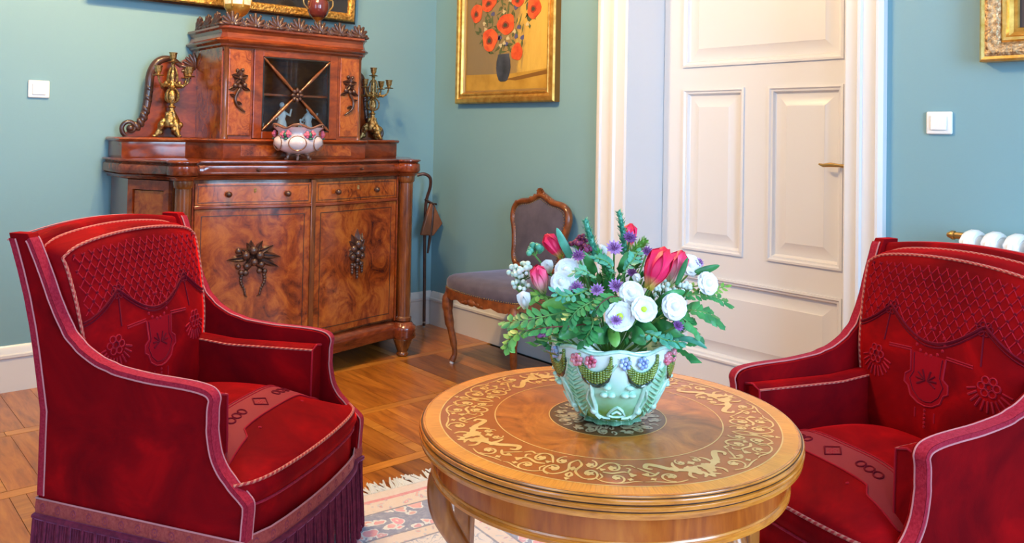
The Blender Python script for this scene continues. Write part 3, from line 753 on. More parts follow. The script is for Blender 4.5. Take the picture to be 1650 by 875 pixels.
for k in range(6): place_shell(UX+.004, -.30+.12*k, 0, .7)
for s_ in (-1, 1):
    for x, sc in ((.36, 1.25), (.24, 1.2), (.12, 1.2), (.30, .7), (.18, .7)): place_shell(x, s_*(UW+.008), s_*pi/2, sc)
MB().box(.05, UX-.02, -UW+.01, UW-.01, 1.763, 1.766).obj('top_board', MAHOG, up, smooth=0)
# scrolled wings
wing = [(-.385,1.20), (-.385,1.615), (-.43,1.625), (-.47,1.60), (-.475,1.57), (-.52,1.60), (-.565,1.60), (-.60,1.575), (-.625,1.52), (-.632,1.44), (-.64,1.36), (-.655,1.30), (-.675,1.262), (-.705,1.235), (-.745,1.22), (-.745,1.20)]
for s_ in (-1, 1):
    wp = [(s_*-y, z) for y, z in wing]
    g = MB().prism(wp, lambda p, t: (t, p[0], p[1]), .045, .075).obj('wing_panel', RED_W, cab, smooth=0)
    path = crom([(.065, s_*-y, z) for y, z in wing[4:14]], 5)
    nP = len(path); MB().tube(path, [.016+.006*sin(pi*k/nP) for k in range(nP)], 10).obj('scroll_rail', CARVE, g, smooth=60)
    mb = MB(); sp_ = []
    for k in range(30):
        a = k/29*2.6*pi; r = .042*(1-k/29*.8); sp_.append((.065+.003*k/5, s_*(.720+r*sin(a+.3)-.0), 1.240+.004-r*cos(a+.3)+.0))
    mb.tube(sp_, [.013*(1-k/29*.45) for k in range(30)], 8); mb.ell((.08, s_*.720, 1.243), (.02,.018,.018), 10, 8)
    mb.obj('scroll_end', CARVE, g, smooth=60)
    mb = MB()
    for k in range(6):
        p = path[int(nP*(.55+.075*k))]; mb.ell(p + V(.012,0,.004), (.012,.016,.026), 8, 6, Matrix.Rotation(s_*-.6, 3, 'X'))
    mb.obj('acanthus_leaves', CARVE, g, smooth=60)
    mb = MB()
    for k in range(6):
        a = rad(100+18*k); mb.tube([(.07, s_*.40, 1.56), (.08, s_*(.40-.04*cos(a)), 1.56+.05*sin(a)+.0), (.075, s_*(.40-.075*cos(a)), 1.56+.085*sin(a))], [.006,.012,.007], 6)
    mb.obj('wing_shell', CARVE, g, smooth=60)

# things inside the upper cabinet
PORC = mk('white_porcelain', (.72,.76,.80), .15, coat=.5)
def figurine(label, x, y, z, sc, seed):
    R = random.Random(seed); mb = MB()
    mb.lathe([(0,0),(.035,0),(.036,.012),(.026,.02),(.03,.05),(.022,.085),(.018,.10),(.026,.12),(.020,.145),(.009,.155),(.008,.162),(0,.163)], 14, rf=lambda th, zz, r: r*(1+.18*sin(3*th+zz*40)))
    mb.ell((0,0,.178), (.014,.014,.018), 10, 8)
    mb.tube([(0,.018,.135),(.01,.05,.12),(.02,.06,.155)], [.008,.007,.005], 7); mb.tube([(0,-.018,.135),(.02,-.04,.105),(.03,-.02,.10)], [.008,.007,.005], 7)
    mb.xf(Matrix.Scale(sc, 4))
    o = mb.obj('figurine', PORC, smooth=60); o.location = (x, YC+y, z); o.rotation_euler = (0,0,R.uniform(-1,1)); tag(o, label, 'figurine', 'porcelain inside the sideboard')
figurine('tall white porcelain figurine in the middle behind the sideboard glass', .30, -.01, 1.2125, .95, 1)
figurine('small white porcelain figurine low behind the sideboard glass, right of the tall one', .33, .085, 1.2125, .5, 2)
figurine('cream porcelain figurine behind the sideboard glass at its right edge', .26, .165, 1.2125, .85, 3)
figurine('tiny pale porcelain figurine behind the sideboard glass at its left edge', .36, -.165, 1.2125, .45, 4)
gl = MB().lathe([(0,0),(.025,0),(.026,.004),(.006,.012),(.005,.05),(.012,.06),(.022,.08),(.026,.115),(.024,.115),(.019,.08),(.0,.065)], 16).obj('silver_goblet', mk('silver', (.7,.7,.72), .2, 1), smooth=60)
gl.location = (.20, YC-.14, 1.4365); tag(gl, 'silver goblet on the shelf behind the sideboard glass', 'goblet')

# ------------------------------------------------------------------ candelabra
def candelabrum(label, loc, rz):
    t = thing('candelabrum', label, 'candelabrum', loc, rz, 'gilt candelabra on the sideboard ledge')
    mb = MB()
    for k in range(3):
        a = 2*pi*k/3; c, s_ = cos(a), sin(a)
        mb.tube(crom([(.085*c,.085*s_,.006),(.070*c,.070*s_,.010),(.055*c,.055*s_,.04),(.045*c,.045*s_,.07),(.022*c,.022*s_,.10),(.02*c,.02*s_,.13)],4), [.006,.008,.008,.008]+[.012]*6+[.016]*5+[.011]*6, 7)
        mb.ell((.078*c,.078*s_,.007),(.012,.012,.007), 8, 5)
        for q in range(5): mb.ell((.05*cos(a+.25*(q-2)), .05*sin(a+.25*(q-2)), .045+.02*math.cos(q*1.7)), (.014,.014,.016), 7, 5)
    mb.lathe([(.03,.05),(.04,.06),(.036,.09),(.022,.12),(.014,.135),(.012,.15),(.02,.155),(.010,.165),(.009,.175)], 16, rf=lambda th, z, r: r*(1+.12*cos(6*th)))
    mb.obj('tripod_base', BRONZE, t, smooth=60)
    mb = MB(); mb.lathe([(.009,.17),(.014,.18),(.022,.20),(.022,.215),(.014,.232),(.009,.24),(.018,.25),(.022,.256),(.012,.266),(.010,.30),(.014,.31),(.009,.33),(.008,.37),(.012,.375),(.007,.385)], 14, rf=lambda th, z, r: r*(1+.1*cos(5*th)))
    for k in range(4):
        a = 2*pi*k/4+.4; c, s_ = cos(a), sin(a)
        mb.tube(crom([(.008*c,.008*s_,.175),(.036*c,.036*s_,.19),(.038*c,.038*s_,.225),(.015*c,.015*s_,.25)],5), .0045, 6)
        mb.tube(crom([(.008*c,.008*s_,.275),(.030*c,.030*s_,.29),(.026*c,.026*s_,.33),(.012*c,.012*s_,.36)],5), .004, 6)
    mb.obj('stem', BRONZE, t, smooth=60)
    cup = MB().xf(Matrix.Identity(4)).lathe([(0,0),(.020,.0),(.022,.003),(.007,.008),(.009,.014),(.013,.020),(.014,.035),(.017,.044),(.014,.044),(.010,.03),(0,.03)], 14).xf(Matrix.Diagonal((1.25,1.25,1.15,1)))
    c0 = MB().merge(cup).obj('candle_cup', BRONZE, t, smooth=60); c0.location = (0, 0, .383)
    for k in range(4):
        a = 2*pi*k/4+.35; c, s_ = cos(a), sin(a)
        ar = MB().tube(crom([(.010*c,.010*s_,.28),(.040*c,.040*s_,.262),(.088*c,.088*s_,.272),(.104*c,.104*s_,.31)],5), [.006]*5+[.0075]*4+[.005]*7, 7)
        ar.ell((.045*c,.045*s_,.275),(.009,.009,.012), 7, 5); ar.ell((.066*c,.066*s_,.262),(.008,.008,.010), 7, 5)
        am = ar.obj('arm', BRONZE, t, smooth=60)
        q = bpy.data.objects.new('candle_cup', c0.data); COL.objects.link(q); q.parent = am; q.location = (.104*c, .104*s_, .308)
    return t
candelabrum('gilt bronze candelabrum on the left end of the sideboard ledge', (.145, -1.742, 1.1995), .2)
candelabrum('gilt bronze candelabrum on the right end of the sideboard ledge, half hidden', (.150, -.560, 1.1995), .2)

# ------------------------------------------------------------------ porcelain bowl on the worktop
POR2 = mk('painted_porcelain', rough=.15, coat=.6, fn=varied((.62,.50,.50), (.74,.66,.68), 9))
BRNP = mk('brown_porcelain_rim', (.20,.085,.055), .25, coat=.5)
PINKP = mk('pink_porcelain_flower', (.72,.12,.20), .3, coat=.4); GRNP = mk('green_porcelain_leaf', (.03,.12,.08), .3, coat=.4)
bw = thing('porcelain_bowl', 'white porcelain bowl with pink flowers and wavy brown rim on the sideboard', 'bowl', (.60, -1.262, 1.0975), -.5)
lob = lambda th, z, r: r*(1+.07*abs(cos(3*th))*(1 if z > .03 else 0))
MB().lathe([(.03,.030),(.055,.034),(.095,.052),(.118,.080),(.116,.105),(.098,.128),(.100,.145),(.122,.165),(.118,.166),(.094,.146),(.09,.125),(.105,.10),(.10,.075),(.05,.045),(0,.042)], 48, rf=lob).obj('body', POR2, bw, smooth=60)
rim = [(.126*(1+.06*cos(6*a))*cos(a), .126*(1+.06*cos(6*a))*sin(a), .170+.010*cos(6*a)) for a in [2*pi*k/60 for k in range(60)]]
MB().tube(rim, .0055, 7, closed=True).obj('rim', BRNP, bw, smooth=60)
mb = MB()
for k in range(6):
    a = 2*pi*k/6; c, s_ = cos(a), sin(a)
    mb.tube(crom([(.03*c,.03*s_,.032),(.055*c,.055*s_,.022),(.06*c,.06*s_,.006),(.072*c,.072*s_,.006)],4), [.008]*8+[.006]*5, 7); mb.ell((.05*c,.05*s_,.03),(.016,.016,.008), 8, 5)
    ring = [(lerp(.120,.124,.5)*cos(a+.36*cos(q))*1.0, .122*sin(a+.36*cos(q)), .085+.036*sin(q)) for q in [2*pi*j/20 for j in range(20)]]
    mb.tube([(x*(1-.10*((z-.085)/.036)**2), y*(1-.10*((z-.085)/.036)**2), z) for x, y, z in ring], .0032, 5, closed=True)
mb.obj('foot', BRNP, bw, smooth=60)
mb = MB(); mg = MB()
for k in range(6):
    a = 2*pi*k/6+pi/6; 
    for da, dz in ((-.12,.0),(.12,.004)):
        cx_, cy_, cz_ = .118*cos(a+da), .118*sin(a+da), .128+dz
        for j in range(5): mb.ell((cx_+.006*cos(a), cy_+.006*sin(a), cz_) if j == 0 else (cx_-.010*sin(a)*cos(j*1.57), cy_+.010*cos(a)*cos(j*1.57), cz_+.010*sin(j*1.57)), (.009,.009,.009), 7, 5)
    mg.ell((.120*cos(a), .120*sin(a), .128), (.012,.012,.014), 7, 5); mg.ell((.118*cos(a+.02), .118*sin(a+.02), .108), (.008,.014,.006), 7, 5)
mb.obj('porcelain_flowers', PINKP, bw, smooth=60); mg.obj('porcelain_leaves', GRNP, bw, smooth=60)

# ------------------------------------------------------------------ vases on top of the sideboard
v = thing('porcelain_vase', 'white and gold panelled porcelain vase on the left of the sideboard top', 'vase', (.30, -1.475, 1.766))
MB().box(-.045,.045,-.045,.045,0,.014).lathe([(.036,.014),(.036,.022),(.018,.034),(.014,.048),(.022,.058),(.024,.064)], 24).obj('gilt_foot', GOLDP, v, smooth=40)
octr = lambda th, z, r: r*(1+.03*cos(8*th))
MB().lathe([(.024,.064),(.050,.082),(.066,.110),(.069,.124)], 32, rf=octr).obj('gilt_base', GOLDP, v, smooth=40)
MB().lathe([(.0685,.123),(.076,.18),(.082,.26),(.080,.31),(.060,.35),(.038,.37),(.036,.40),(.05,.43),(.046,.43),(.03,.40),(.03,.37)], 32, rf=octr).obj('body', mk('ivory_porcelain', rough=.25, coat=.5, fn=varied((.62,.52,.36), (.80,.72,.56), 50, 5)), v, smooth=40)
for k in range(8):
    a = 2*pi*k/8; MB().tube([(r*1.03*cos(a), r*1.03*sin(a), z) for r, z in ((.066,.110),(.076,.18),(.082,.26),(.080,.31),(.060,.35))], .004, 6).obj('gilt_rib', GOLDP, v, smooth=60)
v = thing('urn', 'maroon and brass urn on the right of the sideboard top', 'urn', (.30, -1.015, 1.766))
MB().box(-.04,.04,-.04,.04,0,.012).lathe([(.034,.012),(.032,.022),(.014,.034),(.009,.05),(.009,.08),(.014,.09),(.026,.100),(.034,.108)], 24).obj('brass_foot', BRASS, v, smooth=50)
MB().lathe([(.033,.108),(.050,.125),(.060,.155),(.060,.190),(.055,.205)], 32).obj('body', mk('maroon_glaze', (.12,.02,.018), .15, coat=.6), v, smooth=60)
MB().lathe([(.058,.203),(.064,.210),(.062,.225),(.046,.245),(.050,.27),(.03,.30),(.008,.31),(0,.33)], 32, rf=lambda th,z,r: r*(1+.03*cos(16*th))).obj('brass_lid', BRONZE, v, smooth=60)
for s_ in (-1, 1):
    MB().tube(crom([(0,s_*.058,.205),(0,s_*.085,.215),(0,s_*.088,.18),(0,s_*.062,.15)],5), .005, 7).obj('handle', BRASS, v, smooth=60)

# ------------------------------------------------------------------ walking stick with leather pouch
st = thing('walking_stick', 'dark walking stick with curved handle leaning by the sideboard in the corner', 'walking stick', (.085, -.105, 0))
MB().tube(crom([(.0,-.0,.012),(.012,-.012,.30),(.015,-.02,.62),(.025,-.022,.80),(.05,-.01,.90),(.06,-.02,.96),(.05,-.06,.985),(.03,-.10,.975)],6), .0105, 10).obj('shaft', CARVE, st, smooth=60)
MB().tube([(0,0,0),(0.0,0,.02),(.001,-.001,.04)], [.009,.010,.012], 10).obj('metal_ferrule', mk('steel', (.6,.6,.6), .3, 1), st, smooth=60)
pc = thing('leather_pouch', 'brown leather flap pouch hanging from the walking stick', 'pouch', (.085, -.105, 0))
mb = MB(); mb.prism([(-.060,.60),(.035,.59),(.105,.665),(.055,.755),(.035,.80),(.01,.80),(-.03,.70)], lambda p, t: (.045+t, -.02+p[0], p[1]), -.004, .020)
mb.obj('pouch_body', mk('brown_leather', rough=.5, fn=varied((.16,.045,.015), (.28,.09,.035), 12)), pc, bevel=.006)
MB().tube(crom([(.075,.01,.79),(.03,-.03,.82),(.0,.01,.80),(.06,.035,.79)],5), .006, 7).obj('strap', STRING, pc, smooth=60)
MB().tube([(.06,.01,.80),(.062,.0,.66),(.055,-.01,.56),(.045,-.015,.48)], [.008,.010,.010,.006], 8).obj('dark_strap', CARVE, pc, smooth=60)

# ------------------------------------------------------------------ side chair by the back wall
sc = thing('side_chair', 'carved walnut side chair with grey velvet seat and back against the wall', 'chair', (1.115, -.24, 0))
def seat_outline(o=0, n=8):
    pts = [(-.285-o,-.20),(-.27-o,-.245-o),(-.14,-.275-o),(0,-.285-o),(.14,-.275-o),(.27+o,-.245-o),(.285+o,-.20),(.262+o,0),(.232+o,.16),(.21+o,.182+o*.3),(0,.188+o*.3),(-.21-o,.182+o*.3),(-.232-o,.16),(-.262-o,0)]
    return [(p.x, p.y) for p in crom([(x, y, 0) for x, y in pts], 3, True)]
so = seat_outline(); n_ = len(so)
mb = MB(); rows = []
for s_, z in ((1.0,.405),(1.012,.425),(1.01,.45),(.98,.468),(.90,.482),(.7,.492),(.4,.497),(.05,.499)): rows.append([(x*s_, y*s_, z) for x, y in so])
mb.grid(rows, False, True); mb.add(rows[-1], [tuple(range(n_))]); mb.add(rows[0], [tuple(range(n_))[::-1]]); mb.obj('seat', GREYV, sc, smooth=60)
mb = MB(); rows = []
for s_, zf in ((.93, 0), (1.0, 0), (1.03, 0), (1.03, 1), (1.0, 1), (.93, 1)):
    rows.append([])
    for (x, y) in so:
        sag = .018*cos(2*pi*x/.28)**2 if y < -.15 else (.012*cos(2*pi*(y)/.2) if abs(x) > .2 else 0)
        rows[-1].append((x*s_, y*s_, .408 if zf else .352+sag))
mb.grid(rows, True, True); mb.obj('seat_rail', CHAIRW, sc, smooth=50)
mb = MB(); mb.ell((0,-.296,.375),(.035,.008,.018), 10, 6)
for s_ in (-1, 1):
    mb.ell((s_*.045,-.294,.372),(.022,.006,.010), 8, 5); mb.ell((s_*.075,-.290,.366),(.016,.005,.007), 8, 5)
mb.obj('rail_carving', CHAIRW, sc, smooth=60)
mb = MB()
for (x, y) in crom([(x*1.032, y*1.032, 0) for x, y in so], 2, True) and [(p.x, p.y) for p in crom([(x*1.034, y*1.034, 0) for x, y in so], 3, True)]:
    mb.ell((x*.985, y*.985, .413), (.0035,.0035,.0035), 5, 3)
tag(mb.obj('brass_nails', BRASS, sc, smooth=60), kind='stuff')
for s_ in (-1, 1):
    MB().tube(crom([(s_*.262,-.225,.40),(s_*.275,-.24,.34),(s_*.268,-.235,.24),(s_*.250,-.215,.12),(s_*.246,-.208,.05),(s_*.252,-.222,.012)],5), [.026]*4+[.031]*4+[.025]*4+[.019]*5+[.0145]*5+[.017]*4, 12).obj('front_leg', CHAIRW, sc, smooth=60)
    MB().lathe([(0,0),(.010,0),(.012,.006),(.009,.013)], 12, (s_*.252,-.222,0)).obj('glide', SWITCH, sc, smooth=60)
    MB().tube([(s_*.205,.150,.42),(s_*.205,.155,.25),(s_*.207,.185,.004)], [.020,.018,.014], 10).obj('rear_leg', CHAIRW, sc, smooth=60)
bl = [(-.165,.52),(-.195,.56),(-.200,.64),(-.212,.72),(-.235,.80),(-.222,.865),(-.17,.895),(-.10,.905),(-.04,.93),(0,.945),(.04,.93),(.10,.905),(.17,.895),(.222,.865),(.235,.80),(.212,.72),(.200,.64),(.195,.56),(.165,.52),(.08,.505),(0,.50),(-.08,.505)]
yb_ = lambda z: .150+.045*(z-.45)/.5
bl = [(x*.95, .5+(z-.5)*.93) for x, z in bl]
bp = crom([(x, yb_(z), z) for x, z in bl], 4, True)
MB().tube(bp, .023, 10, closed=True, sy=.8, up=(0,1,0)).obj('back_frame', CHAIRW, sc, smooth=60)
mb = MB()
for s_, d in ((.93, .0), (.90,-.012), (.75,-.020), (.4,-.024), (.05,-.025)):
    pass
cx0, cz0 = 0, .71
rows = [[(cx0+(p.x-cx0)*s_, yb_(cz0+(p.z-cz0)*s_)+d, cz0+(p.z-cz0)*s_) for p in bp] for s_, d in ((.96,.01),(.93,-.008),(.88,-.014),(.7,-.020),(.4,-.024),(.03,-.025))]
mb.grid(rows, False, True); mb.add(rows[-1], [tuple(range(len(bp)))]); mb.obj('back_pad', GREYV, sc, smooth=60)
mb = MB()
for p in crom([(cx0+(p.x-cx0)*.905, yb_(cz0+(p.z-cz0)*.905)-.016, cz0+(p.z-cz0)*.905) for p in bp], 1, True): mb.ell(p, (.003,.003,.003), 5, 3)
tag(mb.obj('brass_nails', BRASS, sc, smooth=60), kind='stuff')
mb = MB()
for x, z, r in ((0,.968,.020),(-.022,.955,.014),(.022,.955,.014),(-.05,.940,.012),(.05,.940,.012),(-.085,.925,.010),(.085,.925,.010)): mb.ell((x, yb_(z)-.014, z), (r, .010, r*.9), 8, 6)
for k in range(5):
    a = rad(30+30*k); mb.tube([(0,yb_(.95)-.018,.955),(.03*cos(a),yb_(.96)-.02,.955+.034*sin(a))], [.005,.007], 6)
for s_ in (-1, 1):
    mb.ell((s_*.236, yb_(.8)-.012, .80), (.012,.010,.03), 8, 6); mb.ell((s_*.205, yb_(.88)-.014, .888), (.02,.010,.014), 8, 6)
mb.xf(Matrix.Translation((0,0,.035)) @ Matrix.Diagonal((.95,1,.93,1))).obj('crest_carving', CHAIRW, sc, smooth=60)
for s_ in (-1, 1): MB().tube([(s_*.19, .155, .40), (s_*.165, yb_(.52), .53)], .017, 8).obj('back_post', CHAIRW, sc, smooth=60)

# ------------------------------------------------------------------ armchairs (local x = forward, y = the sitter's left)
def hw(s, z):
    t = min(max(s/.65, 0), 1); zz = (z-.26)/.69
    return .265+.065*t + zz*.06*(1-t)
REAR = [(.26,.0),(.50,.022),(.70,.0),(.80,-.018),(.90,-.042),(.955,-.060),(1.0,-.07)]
rear = lambda z: interp(REAR, z)
FRONT = [(.26,.655),(.34,.660),(.358,.652),(.385,.618),(.42,.583),(.455,.563),(.507,.552),(.56,.552),(.588,.556),(.602,.548),(.611,.530),(.617,.49),(.620,.43),(.6225,.36),(.632,.27),(.650,.205),(.675,.158),(.71,.118),(.758,.090),(.80,.070),(.852,.050),(.90,.030),(.945,.010),(.966,-.004)]
front = lambda z: interp(FRONT, z)
def build_armchair(label, loc, rz):
    t = thing('armchair', label, 'armchair', loc, rz, 'red velvet armchairs at the round table')
    TH = .036
    zs_ = [z for z, _ in FRONT]; zs_ = [.26,.30] + zs_[1:]
    zs_ = sorted(set(zs_ + [.40,.53,.575,.64,.69,.73,.78,.83,.875,.92,.955]))
    for sd in (-1, 1):
        rows = []
        for z in zs_:
            a, b = rear(z), front(z); row = []
            if z > .955: a = min(a, b-.05)
            for j in range(9):
                s_ = lerp(a, b, j/8); row.append((s_, sd*hw(s_, z), z))
            for j in range(8, -1, -1):
                s_ = lerp(a, b, j/8); row.append((s_, sd*(hw(s_, z)-TH), z))
            rows.append(row)
        mb = MB().grid(rows, False, True); n = len(rows[0]); mb.add(rows[0], [tuple(range(n))]); 
        tp = rows[-1]; mb.add(tp, [(j, j+1, n-2-j, n-1-j) for j in range(8)])
        side = mb.obj('side_wing', VELVET, t, smooth=50, bevel=.006, seg=3)
        # braid running along the front and top edge of the wing, and down the rear edge
        path = [(front(z), z) for z in zs_ if z <= .962]
        P = crom([(s_+.0, 0, z) for s_, z in path], 3)
        P = [Vector((p.x, 0, p.z)) for p in P]
        def strip(off0, off1, lift, P=P):
            mb = MB(); rws = []
            for i, p in enumerate(P):
                a = P[max(i-1, 0)]; b = P[min(i+1, len(P)-1)]; tg = (b-a).normalized(); nn = Vector((tg.z, 0, -tg.x)); q = p + nn*lift
                rws.append([(q.x, sd*(hw(p.x, p.z)-off0), q.z), (q.x+nn.x*.002, sd*(hw(p.x, p.z)-off1), q.z+nn.z*.002)])
            return rws
        r0 = strip(-.003, .026, .0012)
        # the braid wraps round: a strip on the rim and a strip on the outer face
        mb = MB(); mb.grid(r0)
        rows2 = []
        for i, p in enumerate(P):
            a = P[max(i-1, 0)]; b = P[min(i+1, len(P)-1)]; tg = (b-a).normalized(); nn = Vector((tg.z, 0, -tg.x))
            q = p + nn*.0012; q2 = p - nn*.011
            rows2.append([(q.x, sd*(hw(p.x, p.z)+.004), q.z), (q2.x, sd*(hw(q2.x, q2.z)+.003), q2.z)])
        mb.grid(rows2); mb.obj('edge_braid', BRAID, side, smooth=60)
        for off, nm in ((0, 'a'), (1, 'b')):
            pts = []
            for i, p in enumerate(P):
                a = P[max(i-1, 0)]; b = P[min(i+1, len(P)-1)]; tg = (b-a).normalized(); nn = Vector((tg.z, 0, -tg.x))
                if off == 0: q = p - nn*.012; pts.append((q.x, sd*(hw(q.x, q.z)+.003), q.z))
                else: q = p + nn*.003; pts.append((q.x, sd*(hw(p.x, p.z)-.026), q.z))
            MB().tube(pts, .0022, 6).obj('cord', CORD, side, smooth=60)
        pr_ = [(rear(z), z) for z in (.27,.34,.42,.50,.58,.65,.72,.80,.87,.93,.952)]
        mb = MB(); mb.grid([[(s_+.018, sd*(hw(s_+.018, z)+.003), z), (s_-.002, sd*(hw(s_, z)+.003), z), (s_-.004, sd*(hw(s_, z)-.016), z)] for s_, z in pr_]); mb.obj('rear_braid', BRAID, side, smooth=60)
        MB().tube([(s_+.019, sd*(hw(s_, z)+.003), z) for s_, z in pr_], .0020, 6).obj('cord', CORD, side, smooth=60)
    # back shell with arched top rail
    def crest(u): return .030*(1-u*u)
    rows = []
    for z in (.26,.36,.50,.62,.72,.80,.87,.92,.950):
        f_ = (z-.26)/.69; row = []
        for j in range(17):
            u = -1+j/8; zz = z + crest(u)*f_**6; row.append((rear(z)-.012*(1-u*u)-.001, u*(hw(0, z)-.004), zz))
        for j in range(16, -1, -1):
            u = -1+j/8; zz = z + crest(u)*f_**6; row.append((rear(z)+.052-.010*(1-u*u), u*(hw(0, z)-.004), zz))
        rows.append(row)
    mb = MB().grid(rows, False, True); n = len(rows[0]); mb.add(rows[-1], [(j, j+1, n-2-j, n-1-j) for j in range(16)]); mb.add(rows[0], [(j, j+1, n-2-j, n-1-j)[::-1] for j in range(16)])
    mb.obj('back_shell', VELVET, t, smooth=50, bevel=.012, seg=3)
    MB().tube([(rear(.95)-.008-.012*(1-u*u), u*(hw(0,.95)+.0), .947+crest(u)) for u in [-1+k/12 for k in range(25)]], .0022, 6).obj('top_cord', CORD, t, smooth=60)
    # box back cushion
    def bf(u, v, dep):      # u -1..1 across, v 0..1 up; dep 0 = back face, 1 = front face
        z = lerp(.40, .935+.028*(1-u*u), v)
        wd = hw(0, z)-.037-.004*dep-.012*max(0, min(1, (.66-z)/.1))
        # rounded upper corners
        c_ = .05; k = 0
        bul = dep*(.030*(1-u**4)*(.35+.65*sin(pi*min(v, 1)))+.0)
        s_ = interp(REAR, z)+.052+dep*(.070+.006*(1-v))+bul
        zz = z - .014*dep - (.02*abs(u)**10*v**8)
        return Vector((s_, u*wd, zz))
    nu, nv = 24, 20
    rows = [[bf(-1+2*j/nu, i/nv, 1) for j in range(nu+1)] for i in range(nv+1)]
    mb = MB().grid(rows)
    def perim(dep, k=0):
        P = [bf(-1, i/nv, dep) for i in range(nv+1)] + [bf(-1+2*j/nu, 1, dep) for j in range(1, nu+1)] + [bf(1, 1-i/nv, dep) for i in range(1, nv+1)]
        return P
    pf = perim(1); pb = perim(0); pm = [a.lerp(b, .5)+(Vector((0, .006 if a.y > 0 else -.006, .004))) for a, b in zip(pf, pb)]
    mb.grid([pf, pm, pb]); bcu = mb.obj('back_cushion', VELVET, t, smooth=80)
    MB().tube(pf, .0042, 8, twist=.016).obj('front_piping', ROPE, bcu, smooth=60); MB().tube(pb, .0042, 8, twist=.016).obj('rear_piping', ROPE, bcu, smooth=60)
    # woven ornament on the cushion face
    def face(y, z, d=.0006):
        # invert roughly
        v = min(max((z+.014-.40)/(.535+.028), 0), 1)
        for _ in range(5):
            wd = hw(0, z)-.041; u = max(-1, min(1, y/wd)); v = (z+.014-.40)/(.535+.028*(1-u*u)); v = min(max(v, 0), 1)
        p = bf(u, v, 1); return Vector((p.x+d, y, z))
    WX, ZT = .28, .915
    swag = lambda y: (.800 - .075*abs(cos(pi*y/.29))) if abs(y) < .285 else .80      # lower edge of the lattice
    mb = MB()
    for sg in (-1, 1):
        for k in range(-26, 27):
            seg = []
            for q in range(45):
                z = .72 + .23*q/44; y = k*.030 + sg*(z-.80)*.75
                if abs(y) < hw(0, z)-.055 and swag(y) < z < ZT-.010+.02*(1-(y/.27)**2): seg.append(face(y, z, .0004))
                else:
                    if len(seg) > 2: mb.tube(seg, .0016, 4, caps=False)
                    seg = []
            if len(seg) > 2: mb.tube(seg, .0016, 4, caps=False)
    mb.obj('lattice_weave', VELORN, bcu, smooth=60)
    mb = MB()
    for i in range(-10, 11):
        for j in range(9):
            y = i*.030+(.015 if j % 2 else 0); z = .80+(j-2)*.0205
            if abs(y) < hw(0, z)-.062 and swag(y)+.012 < z < ZT-.012+.02*(1-(y/.27)**2): mb.ell(face(y, z, 0), (.0022,.0055,.0060), 6, 4)
    tag(mb.obj('lattice_dots', VELDRK, bcu, smooth=60), kind='stuff')
    mb = MB(); md = MB()
    def line(pts, r, target=None): (target or mb).tube([face(y, z, .0005) for y, z in pts], r, 6)
    def ring(y, z, r, wd, target=None): (target or mb).tube([face(y+r*cos(a), z+r*sin(a), .0005) for a in [2*pi*k/16 for k in range(16)]], wd, 6, closed=True)
    line([(y, swag(y)) for y in [-.26+.52*k/60 for k in range(61)]], .004, md)
    line([(y, swag(y)-.010) for y in [-.26+.52*k/60 for k in range(61)]], .0022, md)
    for s_ in (-1, 1):
        for k in range(6):      # wheel of blossoms under each swag point
            a = 2*pi*k/6; ring(s_*.175+.019*cos(a), .655+.018*sin(a), .009, .0020)
        ring(s_*.175, .655, .008, .0018, md)
        for k in range(11):
            a = rad(185+17*k); line([(s_*.175+.032*cos(a), .650+.030*sin(a)), (s_*.175+.056*cos(a), .644+.052*sin(a))], .0026)
        for k in range(6):
            a = 2*pi*k/6; ring(s_*.145+.014*cos(a), .792+.012*sin(a), .007, .0018, md)
        for dz in (0, .006): line([(s_*.055, .694+dz), (s_*.130, .690+dz)], .0018)
        line([(s_*.145, .775), (s_*.150, .70)], .0022, md)
        # stepped edge of the hanging lappet
        line([(s_*.055, .694), (s_*.050, .640), (s_*.066, .628), (s_*.068, .606), (s_*.055, .598), (s_*.046, .575), (s_*.022, .560), (0, .556)], .0024)
        line([(s_*.044, .690), (s_*.040, .640), (s_*.052, .618), (s_*.040, .590), (s_*.020, .572), (0, .568)], .0016, md)
        for q in range(4):      # leaf sprays inside the lappet
            a = rad(90-s_*(18+q*34)); line([(s_*.004, .625), (s_*.004+.028*cos(a), .625+.028*sin(a))], .0026, md)
        line([(s_*.030, .545), (s_*.030, .520)], .0020)
        for k in range(7):      # half of the beaded wreath
            a = rad(-80+27*k); mb.ell(face(s_*.044*cos(a), .728+.036*sin(a), 0), (.0022,.0052,.0052), 6, 4)
    for k in range(5): mb.ell(face(0, .545-.011*k, 0), (.0022,.0045,.0045), 6, 4)
    lap = MB(); lap.grid([[face(w_*u_, z, .0004) for u_ in (-1,-.5,0,.5,1)] for z, w_ in ((.694,.054),(.66,.050),(.640,.050),(.625,.064),(.606,.066),(.596,.054),(.575,.044),(.562,.020))])
    lap.obj('woven_lappet', VELLAP, bcu, smooth=80)
    tag(mb.obj('woven_ornament', VELORN, bcu, smooth=60), kind='stuff'); tag(md.obj('dark_ornament', VELDRK, bcu, smooth=60), kind='stuff')
    # seat cushion
    fs = lambda u: .652+.030*(1-u*u)-.035*abs(u)**9
    def sf(u, v, dz=0, gr=0):    # v 0 rear .. 1 front
        s_ = lerp(.085, fs(u)+gr, v); wd = lerp(.235, .318, v) if v < .86 else lerp(.307, .322, (v-.86)/.14)
        wd = wd - (.03 if s_ < .56 else .03*max(0, 1-(s_-.56)/.05))
        z = .388 + .105*(1-u**4)*(1-(abs(v-.45)/.55)**2.4 if abs(v-.45) < .55 else 0) + dz
        return Vector((s_, u*(wd+gr*.3), z))
    nu, nv = 20, 24
    rows = [[sf(-1+2*j/nu, i/nv) for j in range(nu+1)] for i in range(nv+1)]
    mb = MB().grid(rows)
